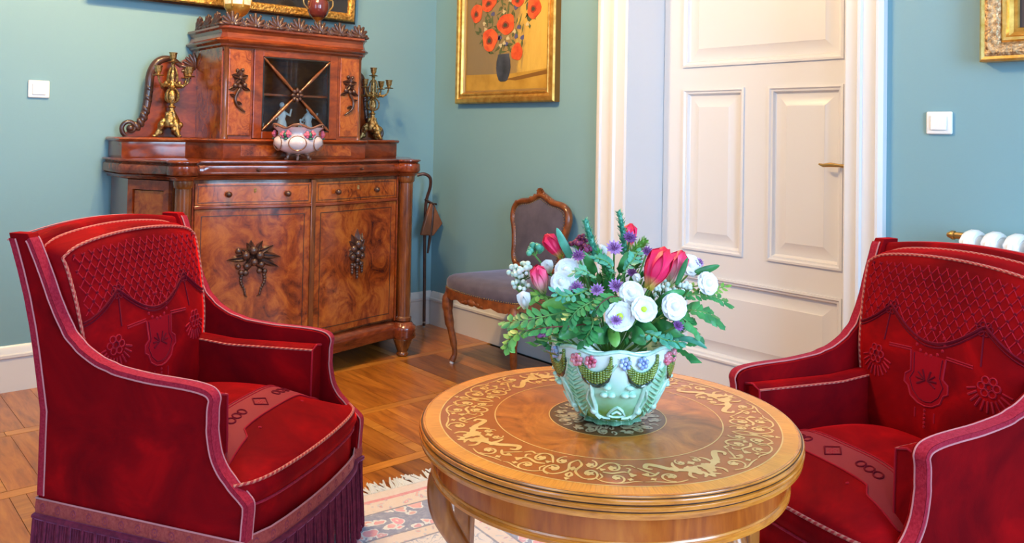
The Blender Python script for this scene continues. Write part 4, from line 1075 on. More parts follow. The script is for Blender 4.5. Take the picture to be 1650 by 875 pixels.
    def sper(z, gr):
        P = [Vector((sf(-1, i/nv, 0, 0).x, sf(-1, i/nv, 0, 0).y-gr*.2, z)) for i in range(8, nv+1)] + [Vector((sf(-1+2*j/nu, 1).x+gr, sf(-1+2*j/nu, 1).y*(1+gr), z)) for j in range(1, nu)] + [Vector((sf(1, i/nv).x, sf(1, i/nv).y+gr*.2, z)) for i in range(nv, 7, -1)]
        return P
    a_, b_, c_ = sper(.388, 0), sper(.362, .012), sper(.335, 0)
    mb.grid([a_, b_, c_]); sc_ = mb.obj('seat_cushion', VELVET, t, smooth=80)
    MB().tube(a_[8:-8], .0042, 8, twist=.016).obj('upper_piping', ROPE, sc_, smooth=60); MB().tube([p+Vector((.002,0,-.002)) for p in c_[8:-8]], .0034, 8).obj('lower_piping', BRAID, sc_, smooth=60)
    def st_(y, s_, d=.0018):
        v = 0
        for _ in range(6):
            wd = max(sf(1, v).y, .05); u = max(-1, min(1, y/wd)); v = min(max((s_-.085)/(fs(u)-.085), 0), 1)
        p = sf(u, v); return Vector((p.x, p.y, p.z+d))
    mb = MB(); md = MB()
    YS = [-.265+.53*k/60 for k in range(61)]
    mb.tube([st_(y, .440) for y in YS], .0022, 5, sy=1); mb.tube([st_(y, .450) for y in YS], .0014, 5)
    def step(y):
        q = abs(y) % .26; return .535 + (.022 if q > .17 else .022*max(0, min(1, (q-.15)/.02)))
    mb.tube([st_(y, step(y)) for y in YS], .0024, 5)
    for k in (-2, 0, 2):
        y0 = k*.115
        for r in (.028,): md.tube([st_(y0+dx, .492+ds) for dx, ds in ((-r,0),(0,r*.9),(r,0),(0,-r*.9),(-r,0))], .0024, 5)
        for i in (-1,0,1):
            for j in (-1,0,1):
                if abs(i)+abs(j) < 3: mb.ell(st_(y0+i*.008, .492+j*.008, 0), (.003,.003,.0018), 6, 4)
    for k in (-1, 1):
        y0 = k*.115
        for i in (-1, 0, 1): md.tube([st_(y0+i*.026+.011*cos(a), .490+.012*sin(a)) for a in [2*pi*q/12 for q in range(12)]], .0024, 5, closed=True)
        mb.ell(st_(y0, .560, 0), (.006,.004,.002), 6, 4)
    mb.obj('seat_ornament', VELORN, sc_, smooth=60); tag(md.obj('dark_ornament', VELDRK, sc_, smooth=60), kind='stuff')
    mb = MB(); mb.grid([[st_(y, lerp(.441, step(y), q/8), .0010) for q in range(9)] for y in YS]); mb.obj('woven_band', mk('velvet_band', (.20,.004,.012), .8, sheen=.6, sheent=(1,.08,.1)) if 'velvet_band' not in bpy.data.materials else bpy.data.materials['velvet_band'], sc_, smooth=80)
    # base box behind the band
    per = [(rear(.3)+.02, -hw(0,.3)+.02), (.64, -.322)] + [(fs(u)-.005, .322*u) for u in [-.9+.2*k for k in range(10)]] + [(.64, .322), (rear(.3)+.02, hw(0,.3)-.02)]
    MB().prism(per, lambda p, q: (p[0], p[1], q), .22, .336).obj('base', VELVET, t, smooth=40, bevel=.006)
    # inner arm pads with piping
    for sd in (-1, 1):
        def ap(v, w_):    # v along 0..1 , w: 0 outer 1 inner
            s_ = lerp(.10, .532, v); return s_, hw(s_, .5)-TH+.002-.060*w_
        ztop = lambda v: .575 + (.012 if v < .05 else 0)+.05*max(0, .35-v)
        prof = [(0,.40),(0,1.),(.15,1.03),(.5,1.05),(.85,1.03),(1,.98),(1.06,.80),(1.04,.5),(1,.40)]
        rows = []
        for i in range(13):
            v = i/12; s_, _ = ap(v, 0); zt = ztop(v); row = []
            for w_, zf in prof:
                _, l_ = ap(v, w_); row.append((s_, sd*l_, zt*zf if zf < .95 else zt+(zf-1)*.15))
            rows.append(row)
        mb = MB().grid(rows); n = len(prof)
        mb.add(rows[-1], [tuple(range(n))]); pad = mb.obj('arm_pad', VELVET, t, smooth=60, bevel=.004)
        e = rows[-1]; MB().tube([e[1], e[3], e[5], e[6], e[7], e[8]], .0030, 6).obj('front_piping', VELORN, pad, smooth=60)
        MB().tube([r_[5] for r_ in rows], .0032, 6, twist=.016).obj('top_piping', ROPE, pad, smooth=60)
    # gimp band, cord and bullion fringe round the base
    base = [Vector((rear(.27)-.004, -hw(0,.27)-.004, 0))] + [Vector((s_, -hw(s_,.27)-.005, 0)) for s_ in (.1,.2,.3,.4,.5,.6,.655)] + [Vector((fs(u)+.008+.0*u, .325*u, 0)) for u in [-.92+.184*k for k in range(11)]] + [Vector((s_, hw(s_,.27)+.005, 0)) for s_ in (.655,.6,.5,.4,.3,.2,.1)] + [Vector((rear(.27)-.004, hw(0,.27)+.004, 0))]
    fp = [Vector((p.x, p.y, 0)) for p in base]
    loop = fp + [Vector((rear(.27)-.016, .14, 0)), Vector((rear(.27)-.020, 0, 0)), Vector((rear(.27)-.016, -.14, 0))]
    n = len(loop)
    mb = MB(); mb.grid([[(p.x, p.y, .222) for p in loop], [(p.x*1.004, p.y*1.010, .24) for p in loop], [(p.x, p.y, .262) for p in loop]], False, True); gb = mb.obj('gimp_band', GIMP, t, smooth=60)
    MB().tube([(p.x, p.y, .263) for p in loop], .0025, 6, closed=True).obj('cord', CORD, gb, smooth=60)
    MB().tube([(p.x*1.004, p.y*1.012, .217) for p in loop], .0085, 8, closed=True).obj('bullion_heading', FRINGE, t, smooth=60)
    L = 0; segs = []
    for i in range(n):
        a, b = loop[i], loop[(i+1) % n]; l_ = (b-a).length; segs.append((L, a, b, l_)); L += l_
    mb = MB(); K = int(L/.052); c = Vector((.3, 0, 0))
    def at_(d):
        for (L0, a, b, l_) in segs:
            if L0 <= d <= L0+l_: return a.lerp(b, (d-L0)/l_)
        return loop[0]
    for k in range(K):
        p = at_(L*(k+.5)/K); q = at_((L*(k+.5)/K+.01) % L); tg = (q-p); tg = tg.normalized() if tg.length > 1e-6 else Vector((1,0,0)); nn = Vector((tg.y, -tg.x, 0))
        mb.tube([Vector((p.x, p.y, .242))+nn*.001+tg*(.008*cos(a))+Vector((0,0,.010*sin(a))) for a in [2*pi*j/10 for j in range(10)]], .0022, 5, closed=True)
        mb.ell(Vector((p.x, p.y, .242)), (.004,.004,.004), 6, 4)
    tag(mb.obj('band_medallions', mk('dark_rose_thread', (.22,.02,.04), .8) if 'dark_rose_thread' not in bpy.data.materials else bpy.data.materials['dark_rose_thread'], gb, smooth=60), kind='stuff')
    mb = MB(); mt = MB(); K = int(L/.0085); R = random.Random(9)
    for k in range(K):
        p = at_(L*(k+.5)/K); q = at_((L*(k+.5)/K+.01) % L); tg = (q-p).normalized(); nn = Vector((tg.y, -tg.x, 0)); sw = R.uniform(-.004,.004)
        p = Vector((p.x, p.y, 0)); zb = R.uniform(.018,.026)
        mb.tube([p+nn*.004+Vector((0,0,.215)), p+nn*(.010+sw)+Vector((0,0,.13)), p+nn*(.014+sw*2)+tg*sw+Vector((0,0,zb))], [.0040,.0042,.0036], 5, caps=False)
        if k % 5 == 0:
            e = p+nn*(.020)+Vector((0,0,.05)); mt.tube([p+nn*.010+Vector((0,0,.215)), e, e+Vector((0,0,-.02))], [.003,.0035,.009], 6); mt.ell(e+Vector((0,0,-.026)), (.011,.011,.013), 7, 5)
    tag(mb.obj('bullion_fringe', FRINGE, t, smooth=60), kind='stuff'); tag(mt.obj('fringe_tassels', FRINGE, t, smooth=60), kind='stuff')
    for x, y in ((.06,-.2),(.06,.2),(.57,-.26),(.57,.26)): MB().lathe([(.014,0),(.018,.01),(.026,.22)], 12, (x, y, 0)).obj('leg', CARVE, t, smooth=60)
    return t
ac = build_armchair('red velvet armchair on the left, in front of the sideboard', (1.858, -2.466, 0), rad(35.2))
ac2 = copy_tree(ac); ac2.location = (3.59, -.742, 0); ac2.rotation_euler = (0, 0, rad(-106.8)); ac2.scale = (.99, .99, .982); ac2['label'] = 'red velvet armchair on the right, in front of the radiator and door casing'

# ------------------------------------------------------------------ round table
TC = Vector((3.269, -1.843, 0)); TH_ = .640
tb = thing('round_table', 'round walnut side table with light scroll inlay and cabriole legs on the rug', 'table', tuple(TC))
def top_fn(n, b):
    t = n.new('ShaderNodeTexCoord'); sp = n.new('ShaderNodeSeparateXYZ'); n.l.new(t.outputs['Object'], sp.inputs[0])
    x, y = sp.outputs[0], sp.outputs[1]
    r = n.math('SQRT', n.math('ADD', n.math('MULTIPLY', x, x), n.math('MULTIPLY', y, y)))
    ang = n.math('ARCTAN2', y, x)
    seg8 = n.math('FLOOR', n.math('MULTIPLY', ang, 8/(2*pi))); segn = n.math('FLOOR', n.math('MULTIPLY', ang, 40/(2*pi)))
    wn = n.new('ShaderNodeTexWhiteNoise', noise_dimensions='1D'); n.l.new(seg8, wn.inputs['W'])
    wn2 = n.new('ShaderNodeTexWhiteNoise', noise_dimensions='1D'); n.l.new(segn, wn2.inputs['W'])
    cv = n.new('ShaderNodeCombineXYZ'); n.l.new(n.math('MULTIPLY', ang, 14.0), cv.inputs[0]); n.l.new(n.math('MULTIPLY', r, 2.0), cv.inputs[1])
    fine = n.noise(cv.outputs[0], 9, 4, .6)
    fig = n.noise(n.coord('Object'), 9, 6, .62, 1.6)
    center = n.ramp(fig, [(.34, (.24,.055,.007)), (.5, (.42,.11,.014)), (.66, (.58,.18,.025))])
    center = n.mix(n.math('MULTIPLY', wn.outputs['Value'], .35), center, (.14,.035,.008))
    band = n.mix(fig, (.30,.070,.011), (.42,.105,.016))
    rim = n.ramp(fine, [(.3, (.55,.18,.018)), (.5, (.72,.26,.030)), (.7, (.80,.32,.045))]); rim = n.mix(n.math('MULTIPLY', wn2.outputs['Value'], .30), rim, (.33,.12,.022))
    col = n.mix(n.math('GREATER_THAN', r, .2445), center, band)
    col = n.mix(n.math('LESS_THAN', r, .1263), col, (.115,.045,.018))
    col = n.mix(n.math('GREATER_THAN', r, .3634), col, rim)
    n.l.new(col, b.inputs['Base Color'])
    n.l.new(n.bump(fine, .04, .0005), b.inputs['Normal'])
APRN = mk('apron_veneer', rough=.25, coat=.4, fn=wood_fn((.22,.035,.004), (.40,.085,.008), (.52,.14,.014), (4,4,.6), 4))
LEGW = mk('brown_leg_wood', rough=.28, coat=.35, fn=wood_fn((.16,.040,.007), (.33,.095,.014), (.46,.16,.028), (3,3,1), 4))
TOP = mk('marquetry_veneer', rough=.3, coat=.3, coatr=.12, spec=.35, fn=top_fn)
EDGE = mk('worn_walnut_edge', rough=.25, coat=.5, fn=wood_fn((.28,.07,.008), (.56,.17,.018), (.72,.26,.035), (1,1,9), 7))
MB().lathe([(.0,.618),(.385,.618),(.397,.6375),(.396,.6395),(.393,.640),(.0,.640)], 128).obj('tabletop', TOP, tb, smooth=30)
MB().lathe([(.370,.597),(.397,.597),(.4035,.600),(.4045,.607),(.4010,.6105),(.4010,.6125),(.4060,.6145),(.4070,.618),(.4060,.6215),(.4015,.6225),(.4015,.6245),(.4055,.6265),(.4065,.630),(.4050,.6335),(.4010,.6345),(.4010,.636),(.4000,.639),(.397,.6402),(.395,.6398)], 128).obj('edge_moulding', EDGE, tb, smooth=40)
for r_, z_ in ((.4022,.6115),(.4027,.6235),(.4022,.6352),(.4055,.6185),(.3995,.6388)): MB().lathe([(r_-.002,z_-.0006),(r_+.0003,z_-.0006),(r_+.0003,z_+.0006),(r_-.002,z_+.0006)], 128).obj('groove_line', STRING, tb, smooth=0)
MB().lathe([(.374,.598),(.374,.548),(.366,.540),(.355,.540),(.355,.598)], 128).obj('apron', APRN, tb, smooth=30)
MB().lathe([(.355,.532),(.373,.531),(.380,.534),(.380,.540),(.3755,.543),(.3775,.546),(.376,.549),(.370,.550)], 128).obj('apron_bead', EDGE, tb, smooth=50)
INL = mk('boxwood_inlay', rough=.3, coat=.3, coatr=.12, fn=varied((.62,.33,.085), (.76,.47,.16), 14))
def flat_ring(r, w_): 
    mb = MB(); n = 128; z = .6404; mb.grid([[(q*cos(2*pi*k/n), q*sin(2*pi*k/n), z) for k in range(n)] for q in (r-w_/2, r+w_/2)], False, True); return mb
for r, w_ in ((.3634,.0028),(.2445,.0026),(.1263,.0022)): flat_ring(r, w_).obj('inlay_line', INL, tb, smooth=0)
def inlay_mesh(ang, r0, r1, strokes, blobs, refl=1):
    """strokes in (u in -1..1 across the sector, v in 0..1 from inner to outer radius)"""
    mb = MB(); z = .6405
    def P(u, v, dz=0): 
        a = ang*u/2*refl; r = lerp(r0, r1, v); return Vector((r*cos(a), r*sin(a), z+dz))
    for si, (pts, w0) in enumerate(strokes):
        C_ = crom([(u, v, 0) for u, v in pts], 6); Q = [P(p.x, p.y, .00002*(si % 5)) for p in C_]; n = len(Q); rows = []
        for i, q in enumerate(Q):
            tg = (Q[min(i+1, n-1)]-Q[max(i-1, 0)]).normalized(); nn = Vector((-tg.y, tg.x, 0)); tt = i/(n-1)
            ww = 1.55*w0*(.35+.65*sin(pi*min(.15+tt*.85, 1))); rows.append([q-nn*ww, q+nn*ww])
        mb.grid(rows)
    for bi, (u, v, rr, k) in enumerate(blobs):
        c = P(u, v, .0001+.00002*(bi % 4)); m = 20
        mb.add([c]+[c+Vector((1.45*rr*(1+.28*cos(k*2*pi*j/m))*cos(2*pi*j/m), 1.45*rr*(1+.28*cos(k*2*pi*j/m))*sin(2*pi*j/m), 0)) for j in range(m)], [(0, 1+j, 1+(j+1) % m) for j in range(m)])
    return mb
def spiral(u, v, ru, rv, a0, turns, dirn=1, n=12):
    return [(u+ru*(1-.75*k/n)*cos(a0+dirn*turns*2*pi*k/n), v+rv*(1-.75*k/n)*sin(a0+dirn*turns*2*pi*k/n)) for k in range(n+1)]
st1 = []; bl1 = []
for m in (-1, 1):
    st1 += [([(0,.10),(m*.10,.30),(m*.06,.62),(m*.22,.88),(m*.38,.80)], .0017), (spiral(m*.27,.66,.15,.26,pi/2 if m > 0 else pi/2, .95, -m), .0015),
            (spiral(m*.24,.24,.13,.20,-pi/2, .9, m), .0014), ([(m*.36,.42),(m*.50,.14),(m*.66,.10),(m*.80,.22)], .0017), (spiral(m*.62,.30,.14,.22,-pi/2,.95,m), .0015),
            (spiral(m*.66,.76,.13,.20,pi/2,.9,-m), .0014), ([(m*.46,.52),(m*.60,.56),(m*.80,.48),(m*.95,.62)], .0020), ([(m*.80,.22),(m*.92,.18),(m*1.0,.30)], .0016),
            ([(m*.38,.82),(m*.5,.94),(m*.7,.96),(m*.9,.88),(m*1.0,.90)], .0013), ([(0,.9),(m*.04,.80),(0,.68)], .0018), ([(m*.42,.60),(m*.46,.72),(m*.42,.84)], .0012), ([(m*.84,.50),(m*.90,.36),(m*.84,.30)], .0014)]
    bl1 += [(m*.27,.64,.0058,5),(m*.24,.25,.0050,5),(m*.62,.32,.0055,5),(m*.66,.75,.0048,5),(m*.90,.62,.0045,3),(m*.45,.42,.0036,3),(m*.85,.80,.0034,4)]
bl1 += [(0,.52,.0052,4),(0,.97,.0032,3)]
st2 = []; bl2 = []
for m in (-1, 1):   # sector with a pair of long-tailed beasts
    st2 += [([(m*.12,.62),(m*.30,.52),(m*.48,.42),(m*.62,.26),(m*.78,.16),(m*.86,.30),(m*.76,.38)], .0042), ([(m*.16,.40),(m*.10,.62),(m*.05,.80),(m*.14,.92)], .0030), ([(m*.34,.50),(m*.36,.30),(m*.30,.16)], .0022), ([(m*.22,.62),(m*.30,.78),(m*.26,.92)], .0022),
            (spiral(m*.58,.74,.17,.20,pi/2,.95,-m), .0015), ([(m*.40,.92),(m*.6,.97),(m*.84,.90),(m*1.0,.90)], .0013), ([(m*.78,.60),(m*.9,.44),(m*1.0,.30)], .0016), (spiral(m*.16,.22,.11,.14,-pi/2,.85,m), .0013), ([(m*.7,.52),(m*.84,.66),(m*.96,.62)], .0018)]
    bl2 += [(m*.13,.66,.0078,3),(m*.20,.55,.0068,2),(m*.58,.73,.0055,5),(m*.07,.50,.0052,3),(m*.42,.46,.0056,2),(m*.92,.60,.0045,3),(m*.16,.22,.0042,5),(m*.86,.80,.0036,4)]
bl2 += [(0,.30,.0050,4),(0,.88,.0055,3)]
ia = rad(45); first = [inlay_mesh(ia*.985, .253, .356, st1, bl1).obj('scroll_inlay', INL, tb, smooth=0), inlay_mesh(ia*.985, .253, .356, st2, bl2).obj('beast_inlay', INL, tb, smooth=0)]
for k in range(8):
    src = first[k % 2]; o = src if k < 2 else bpy.data.objects.new(src.name.split('.')[0], src.data)
    if k >= 2: COL.objects.link(o); o.parent = tb
    o.rotation_euler = (0, 0, rad(-59)+k*ia)
INL2 = mk('centre_inlay', rough=.2, coat=.5, fn=varied((.42,.30,.17), (.56,.42,.26), 12))
for k in range(6):
    if k == 0: c0 = inlay_mesh(rad(60), .058, .118, st1[:6]+st1[12:18], bl1[:8]).obj('centre_inlay', INL2, tb, smooth=0); o = c0
    else: o = bpy.data.objects.new('centre_inlay', c0.data); COL.objects.link(o); o.parent = tb
    o.rotation_euler = (0, 0, rad(60*k))
# legs: three stations, each a cabriole leg with a straight post beside it
view = math.atan2(.652, -.758)   # bearing from the table towards the corner of the room
lat = math.atan2(.7578, .6522)   # bearing to the right as seen from the front
for k, (al, ap) in enumerate([(186, 163), (303, 318), (64, 80)]):
    a = lat + rad(al); c, s_ = cos(a), sin(a)
    prof = [(.348,.545,.022),(.362,.505,.025),(.354,.440,.024),(.312,.370,.020),(.270,.30,.018),(.250,.22,.017),(.262,.14,.018),(.300,.07,.018),(.335,.03,.020),(.345,.024,.018)]
    C_ = crom([(r*c, r*s_, z) for r, z, _ in prof], 5); rr = [p.x for p in crom([(w_, 0, 0) for _, _, w_ in prof], 5)]
    g = MB().tube(C_, rr, 12).obj('cabriole_leg', LEGW, tb, smooth=60)
    mb = MB(); 
    sp_ = [(lerp(.262,.262,0)*c-.0+ (.018*(1-q/20*.8)*cos(q*.7))*c, .262*s_+(.018*(1-q/20*.8)*cos(q*.7))*s_, .335+.022*(1-q/20*.8)*sin(q*.7)) for q in range(20)]
    mb.tube(sp_, [.013-.0003*q for q in range(20)], 8); mb.ell((.258*c,.258*s_,.335),(.022,.022,.022),10,8); mb.obj('leg_scroll', LEGW, g, smooth=60)
    MB().tube([(.345*c,.345*s_,.024),(.352*c,.352*s_,.012),(.350*c,.350*s_,.0105)], [.022,.020,.012], 12).obj('leg_toe', LEGW, g, smooth=60)
    a2 = lat + rad(ap); r2 = .325
    mb = MB().prism([(-.021,-.021),(.021,-.021),(.021,.021),(-.021,.021)], lambda p, z: (r2*cos(a2)+p[0]*(.72+.28*z/.52)*cos(a2)-p[1]*(.72+.28*z/.52)*sin(a2), r2*sin(a2)+p[0]*(.72+.28*z/.52)*sin(a2)+p[1]*(.72+.28*z/.52)*cos(a2), z), .0105, .545)
    mb.obj('post', LEGW, tb, smooth=0, bevel=.004)
mb = MB()
MB().box(.3748-.0, .3752, -.0004, .0004, .59, .60)

# ------------------------------------------------------------------ cachepot
pot = thing('flower_pot', 'pale green majolica flower pot with relief leaves in the middle of the table', 'pot', (3.283, -1.847, .6408), lat)
def pot_fn(n, b):
    t = n.new('ShaderNodeTexCoord'); sp = n.new('ShaderNodeSeparateXYZ'); n.l.new(t.outputs['Object'], sp.inputs[0])
    nz = n.noise(n.coord('Object'), 14, 3)
    f = n.math('ADD', n.math('MULTIPLY', sp.outputs[2], 5.4), n.math('MULTIPLY', n.math('SUBTRACT', nz, .5), .5))
    n.l.new(n.ramp(f, [(.02, (.07,.15,.01)), (.20, (.17,.30,.04)), (.36, (.27,.55,.33)), (.60, (.42,.72,.60)), (.82, (.74,.82,.82))]), b.inputs['Base Color'])
POTG = mk('majolica_glaze', rough=.12, coat=.8, coatr=.05, fn=pot_fn)
def gl_(name, a, b_, sc=60): return mk(name, rough=.15, coat=.7, coatr=.06, fn=varied(a, b_, sc))
GREL = gl_('pale_green_relief', (.36,.66,.50), (.62,.82,.72)); GOLV = gl_('olive_relief', (.06,.11,.01), (.24,.33,.05)); GPNK = gl_('pink_relief', (.55,.03,.10), (.80,.40,.45), 90); GBLU = gl_('blue_relief', (.12,.20,.55), (.55,.65,.85), 90)
GDRK = gl_('dark_relief', (.010,.03,.03), (.03,.06,.03)); GBRN = gl_('brown_relief', (.06,.04,.01), (.16,.11,.03))
PPROF = [(0,.056),(.010,.062),(.020,.075),(.035,.088),(.060,.103),(.090,.117),(.120,.1265),(.150,.132),(.172,.133)]
prad = lambda z: interp(PPROF, z)
outer = [(.050,.004),(.052,.008)] + [(prad(z), z) for z in (.014,.022,.033,.045,.06,.075,.09,.105,.12,.135,.150,.158)] 
mb = MB().lathe(outer + [(.130,.174),(.125,.170),(.119,.13),(.103,.09),(.077,.05),(.04,.02),(0,.018)], 96, rf=lambda th, z, r: r*(1+.012*cos(8*th)*(z/.16)))
mb.obj('bowl', POTG, pot, smooth=60)
mb = MB().lathe([(.042,.0),(.056,.0),(.066,.006),(.061,.013),(.050,.016)], 96, rf=lambda th, z, r: r*(1+.06*cos(12*th))); mb.obj('scalloped_foot', gl_('green_foot', (.05,.13,.05), (.14,.32,.22), 30), pot, smooth=60)
def pp(a, z, d=.001): return Vector(((prad(z)+d)*cos(a), (prad(z)+d)*sin(a), z))   # a measured in local frame; -90deg faces the viewer
scal = MB().tube([pp(2*pi*k/96, .171+.004*cos(16*pi*k/96*1.0), -.003) for k in range(96)], .0042, 7, closed=True).obj('rim', GREL, pot, smooth=60)
for q in range(4):
    a0 = -pi/2 + 2*pi*q/4
    mb = MB()
    for m in (-1, 1):
        mb.tube([pp(a0+m*a, z) for a, z in ((.04,.150),(.16,.128),(.34,.108),(.52,.090),(.60,.070),(.54,.046),(.44,.032),(.30,.026),(.14,.026))], .0030, 6)
        mb.tube([pp(a0+m*a, z) for a, z in ((.46,.105),(.47,.08),(.44,.055),(.47,.035),(.40,.026))], .0052, 6)
        mb.tube([pp(a0+m*a, z) for a, z in ((.50,.112),(.40,.112),(.28,.102),(.20,.090))], .0016, 5)
        for (da, dz, sx) in ((.12,.083,.010),(.25,.083,.009),(.19,.100,.008)): mb.ell(pp(a0+m*da, dz, .002), (.009,.009,.0055), 9, 6)
        mb.tube([pp(a0+m*a, z) for a, z in ((.72,.150),(.66,.125),(.56,.108),(.44,.100))], .0028, 6)
        mb.ell(pp(a0+m*.50,.042), (.009,.009,.008), 8, 6)
    mb.tube([pp(a0+a, z) for a, z in ((-.20,.034),(-.12,.046),(-.05,.052),(0,.055),(.05,.052),(.12,.046),(.20,.034),(.08,.030),(-.08,.030),(-.20,.034))], .0030, 6)
    mb.tube([pp(a0+a, z) for a, z in ((-.10,.038),(0,.044),(.10,.038))], .003, 6)
    mb.obj('scroll_relief', GREL, pot, smooth=60)
    # large ribbed leaf between the scroll frames
    mb = MB(); ac_ = a0+pi/4
    for k in range(11):
        z = .030+.0100*k; w_ = .07+.11*sin(pi*(k+1)/13)
        mb.tube([pp(ac_-w_, z+.009), pp(ac_, z-.002, .002), pp(ac_+w_, z+.009)], [.0015,.0045,.0015], 6)
    mb.obj('ribbed_leaf', gl_('leaf_relief', (.20,.42,.20), (.42,.70,.52), 30) if q == 0 else bpy.data.materials['leaf_relief'], pot, smooth=60)
    mb = MB(); md = MB()
    for m in (-1, 1):
        for k in range(17):
            th = pi*k/16; a = a0+m*.38+.25*cos(th); z = .156-.034*sin(th)
            for j in range(5): mb.ell(pp(a, z+.0048*j-.012, .003), (.0038,.0038,.0038), 6, 4)
        md.tube([pp(a0+m*.38+.27*cos(pi*k/12), .150-.047*sin(pi*k/12), .0) for k in range(13)], [.003]*3+[.006]*7+[.003]*3, 6)
    tag(mb.obj('berry_swag', GOLV, pot, smooth=60), kind='stuff'); md.obj('dark_swag_edge', GDRK, pot, smooth=60)
    for m, mt_ in ((-.66, GPNK), (-.44, GPNK), (0.08, GBLU), (.36, GBLU), (.88, GPNK)):
        mb = MB()
        for j in range(6): mb.ell(pp(a0+m+.065*cos(j*1.047+.3), .152+.009*sin(j*1.047+.3), .004), (.0052,.0052,.0052), 7, 5)
        mb.ell(pp(a0+m, .152, .004), (.004,.004,.004), 6, 4)
        tag(mb.obj('blossom_relief', mt_, pot, smooth=60), kind='stuff')
    pass

# ------------------------------------------------------------------ bouquet
PC = Vector((3.2765, -1.8424, 0)); RV = Vector((.652, .758, 0)).normalized(); TV = Vector((.758, -.652, 0)).normalized()
def B(a, b, z): return PC + RV*a + TV*b + Vector((0, 0, z))
def pet(name, stops, rough=.45, sub=.0, scale=(1,1,1)):
    def fn(n, b):
        t = n.new('ShaderNodeAttribute', attribute_name='along')
        nz = n.noise(n.coord('Object'), 60, 3)
        n.l.new(n.ramp(n.math('ADD', t.outputs['Fac'], n.math('MULTIPLY', n.math('SUBTRACT', nz, .5), .22)), stops), b.inputs['Base Color'])
    return mk(name, rough=rough, sheen=.15, fn=fn)
TUL = pet('tulip_petal', [(0, (.55,.50,.06)), (.16, (.70,.28,.12)), (.30, (.78,.012,.10)), (.75, (.80,.004,.09)), (1, (.74,.004,.02))])
TUL2 = pet('striped_tulip_petal', [(0, (.35,.50,.12)), (.3, (.80,.42,.40)), (.55, (.85,.20,.30)), (.85, (.85,.03,.14)), (1, (.75,.01,.05))])
LIS = pet('white_petal', [(0, (.50,.66,.36)), (.22, (.72,.76,.68)), (.5, (.76,.76,.76)), (1, (.76,.76,.79))], .5)
PETW = mk('white_heart', (.80,.82,.76), .5)
YEL = mk('yellow_stamen', (.50,.60,.03), .6); LEAFM = mk('fresh_leaf', rough=.42, coat=.1, fn=varied((.012,.12,.035), (.06,.33,.08), 25)); LEAFY = mk('light_leaf', rough=.45, fn=varied((.09,.30,.035), (.22,.46,.10), 25))
LEAFB = mk('blue_green_leaf', rough=.45, fn=varied((.02,.20,.12), (.12,.44,.30), 25)); STEM = mk('green_stem', (.10,.26,.06), .5); BRST = mk('brown_twig', (.13,.045,.03), .6)
PURP = mk('purple_floret', rough=.6, fn=varied((.10,.015,.12), (.30,.10,.36), 60)); MAUV = mk('mauve_bract', rough=.6, fn=varied((.26,.09,.34), (.50,.27,.58), 60)); MARO = mk('maroon_bud', rough=.6, fn=varied((.10,.006,.03), (.28,.03,.12), 60))
WBUD = mk('white_bud', rough=.5, fn=varied((.45,.62,.50), (.82,.86,.84), 60))
def orient(d, roll=0):
    d = Vector(d).normalized(); return d.to_track_quat('Z', 'Y').to_matrix().to_4x4() @ Matrix.Rotation(roll, 4, 'Z')
HUB = B(0, 0, .76)
def stem(mb, p, r=.0022):
    q = p.lerp(HUB, .6) + Vector((0,0,-.01)); mb.tube([p, p.lerp(q, .5)+Vector((0,0,.008)), q, HUB.lerp(q, .3)], r, 5, caps=False); return mb
def flower_thing(name, label, cat, pos, d, group, roll=0):
    t = thing(name, label, cat, (0,0,0), 0, group)
    t.matrix_world = Matrix.Translation(pos) @ orient(d, roll); t.rotation_mode = 'XYZ'
    m = MB(); stem(m, Vector(pos)); m.xf(t.matrix_world.inverted()); m.obj('stem', STEM, t, smooth=60)
    return t
def petal(L, w_, c0, c1, tip=.6, lean0=0, curl=0, n=7, m=5, base=.25, thick=0):
    """cupped petal: grows along +z from the origin, opening outwards to +x"""
    rows = []; al = []
    for i in range(n+1):
        t = i/n; ww = w_*(base+(1-base)*sin(pi*min(t*tip+.02, 1)) if t < .85 else (base+(1-base)*sin(pi*.85*tip))*math.sqrt(max(0, 1-((t-.85)/.155)**2)))
        x = lerp(0, c1, t)+c0*sin(pi*t) + curl*max(0, t-.7)**2*10
        row = []
        for j in range(m):
            v = -1+2*j/(m-1); row.append((x - .55*ww*v*v, ww*v, L*t-abs(v)*L*.03*t)); al.append(t)
        rows.append(row)
    return rows, al
def tulip(pos, d, L, w_, mat, label, openn=0, roll=0):
    t = flower_thing('tulip', label, 'tulip', pos, d, 'tulips in the flower pot', roll)
    for k in range(6):
        inner = k % 2
        rows, al = petal(L*(1 if not inner else .97), w_*1.05, w_*(.80 if not inner else .68), w_*(.18+openn), tip=.66, curl=.0)
        mb = MB().grid(rows, al=al); mb.xf(Matrix.Rotation(2*pi*k/6+roll, 4, 'Z')); mb.obj('petal', mat, t, smooth=80)
    return t
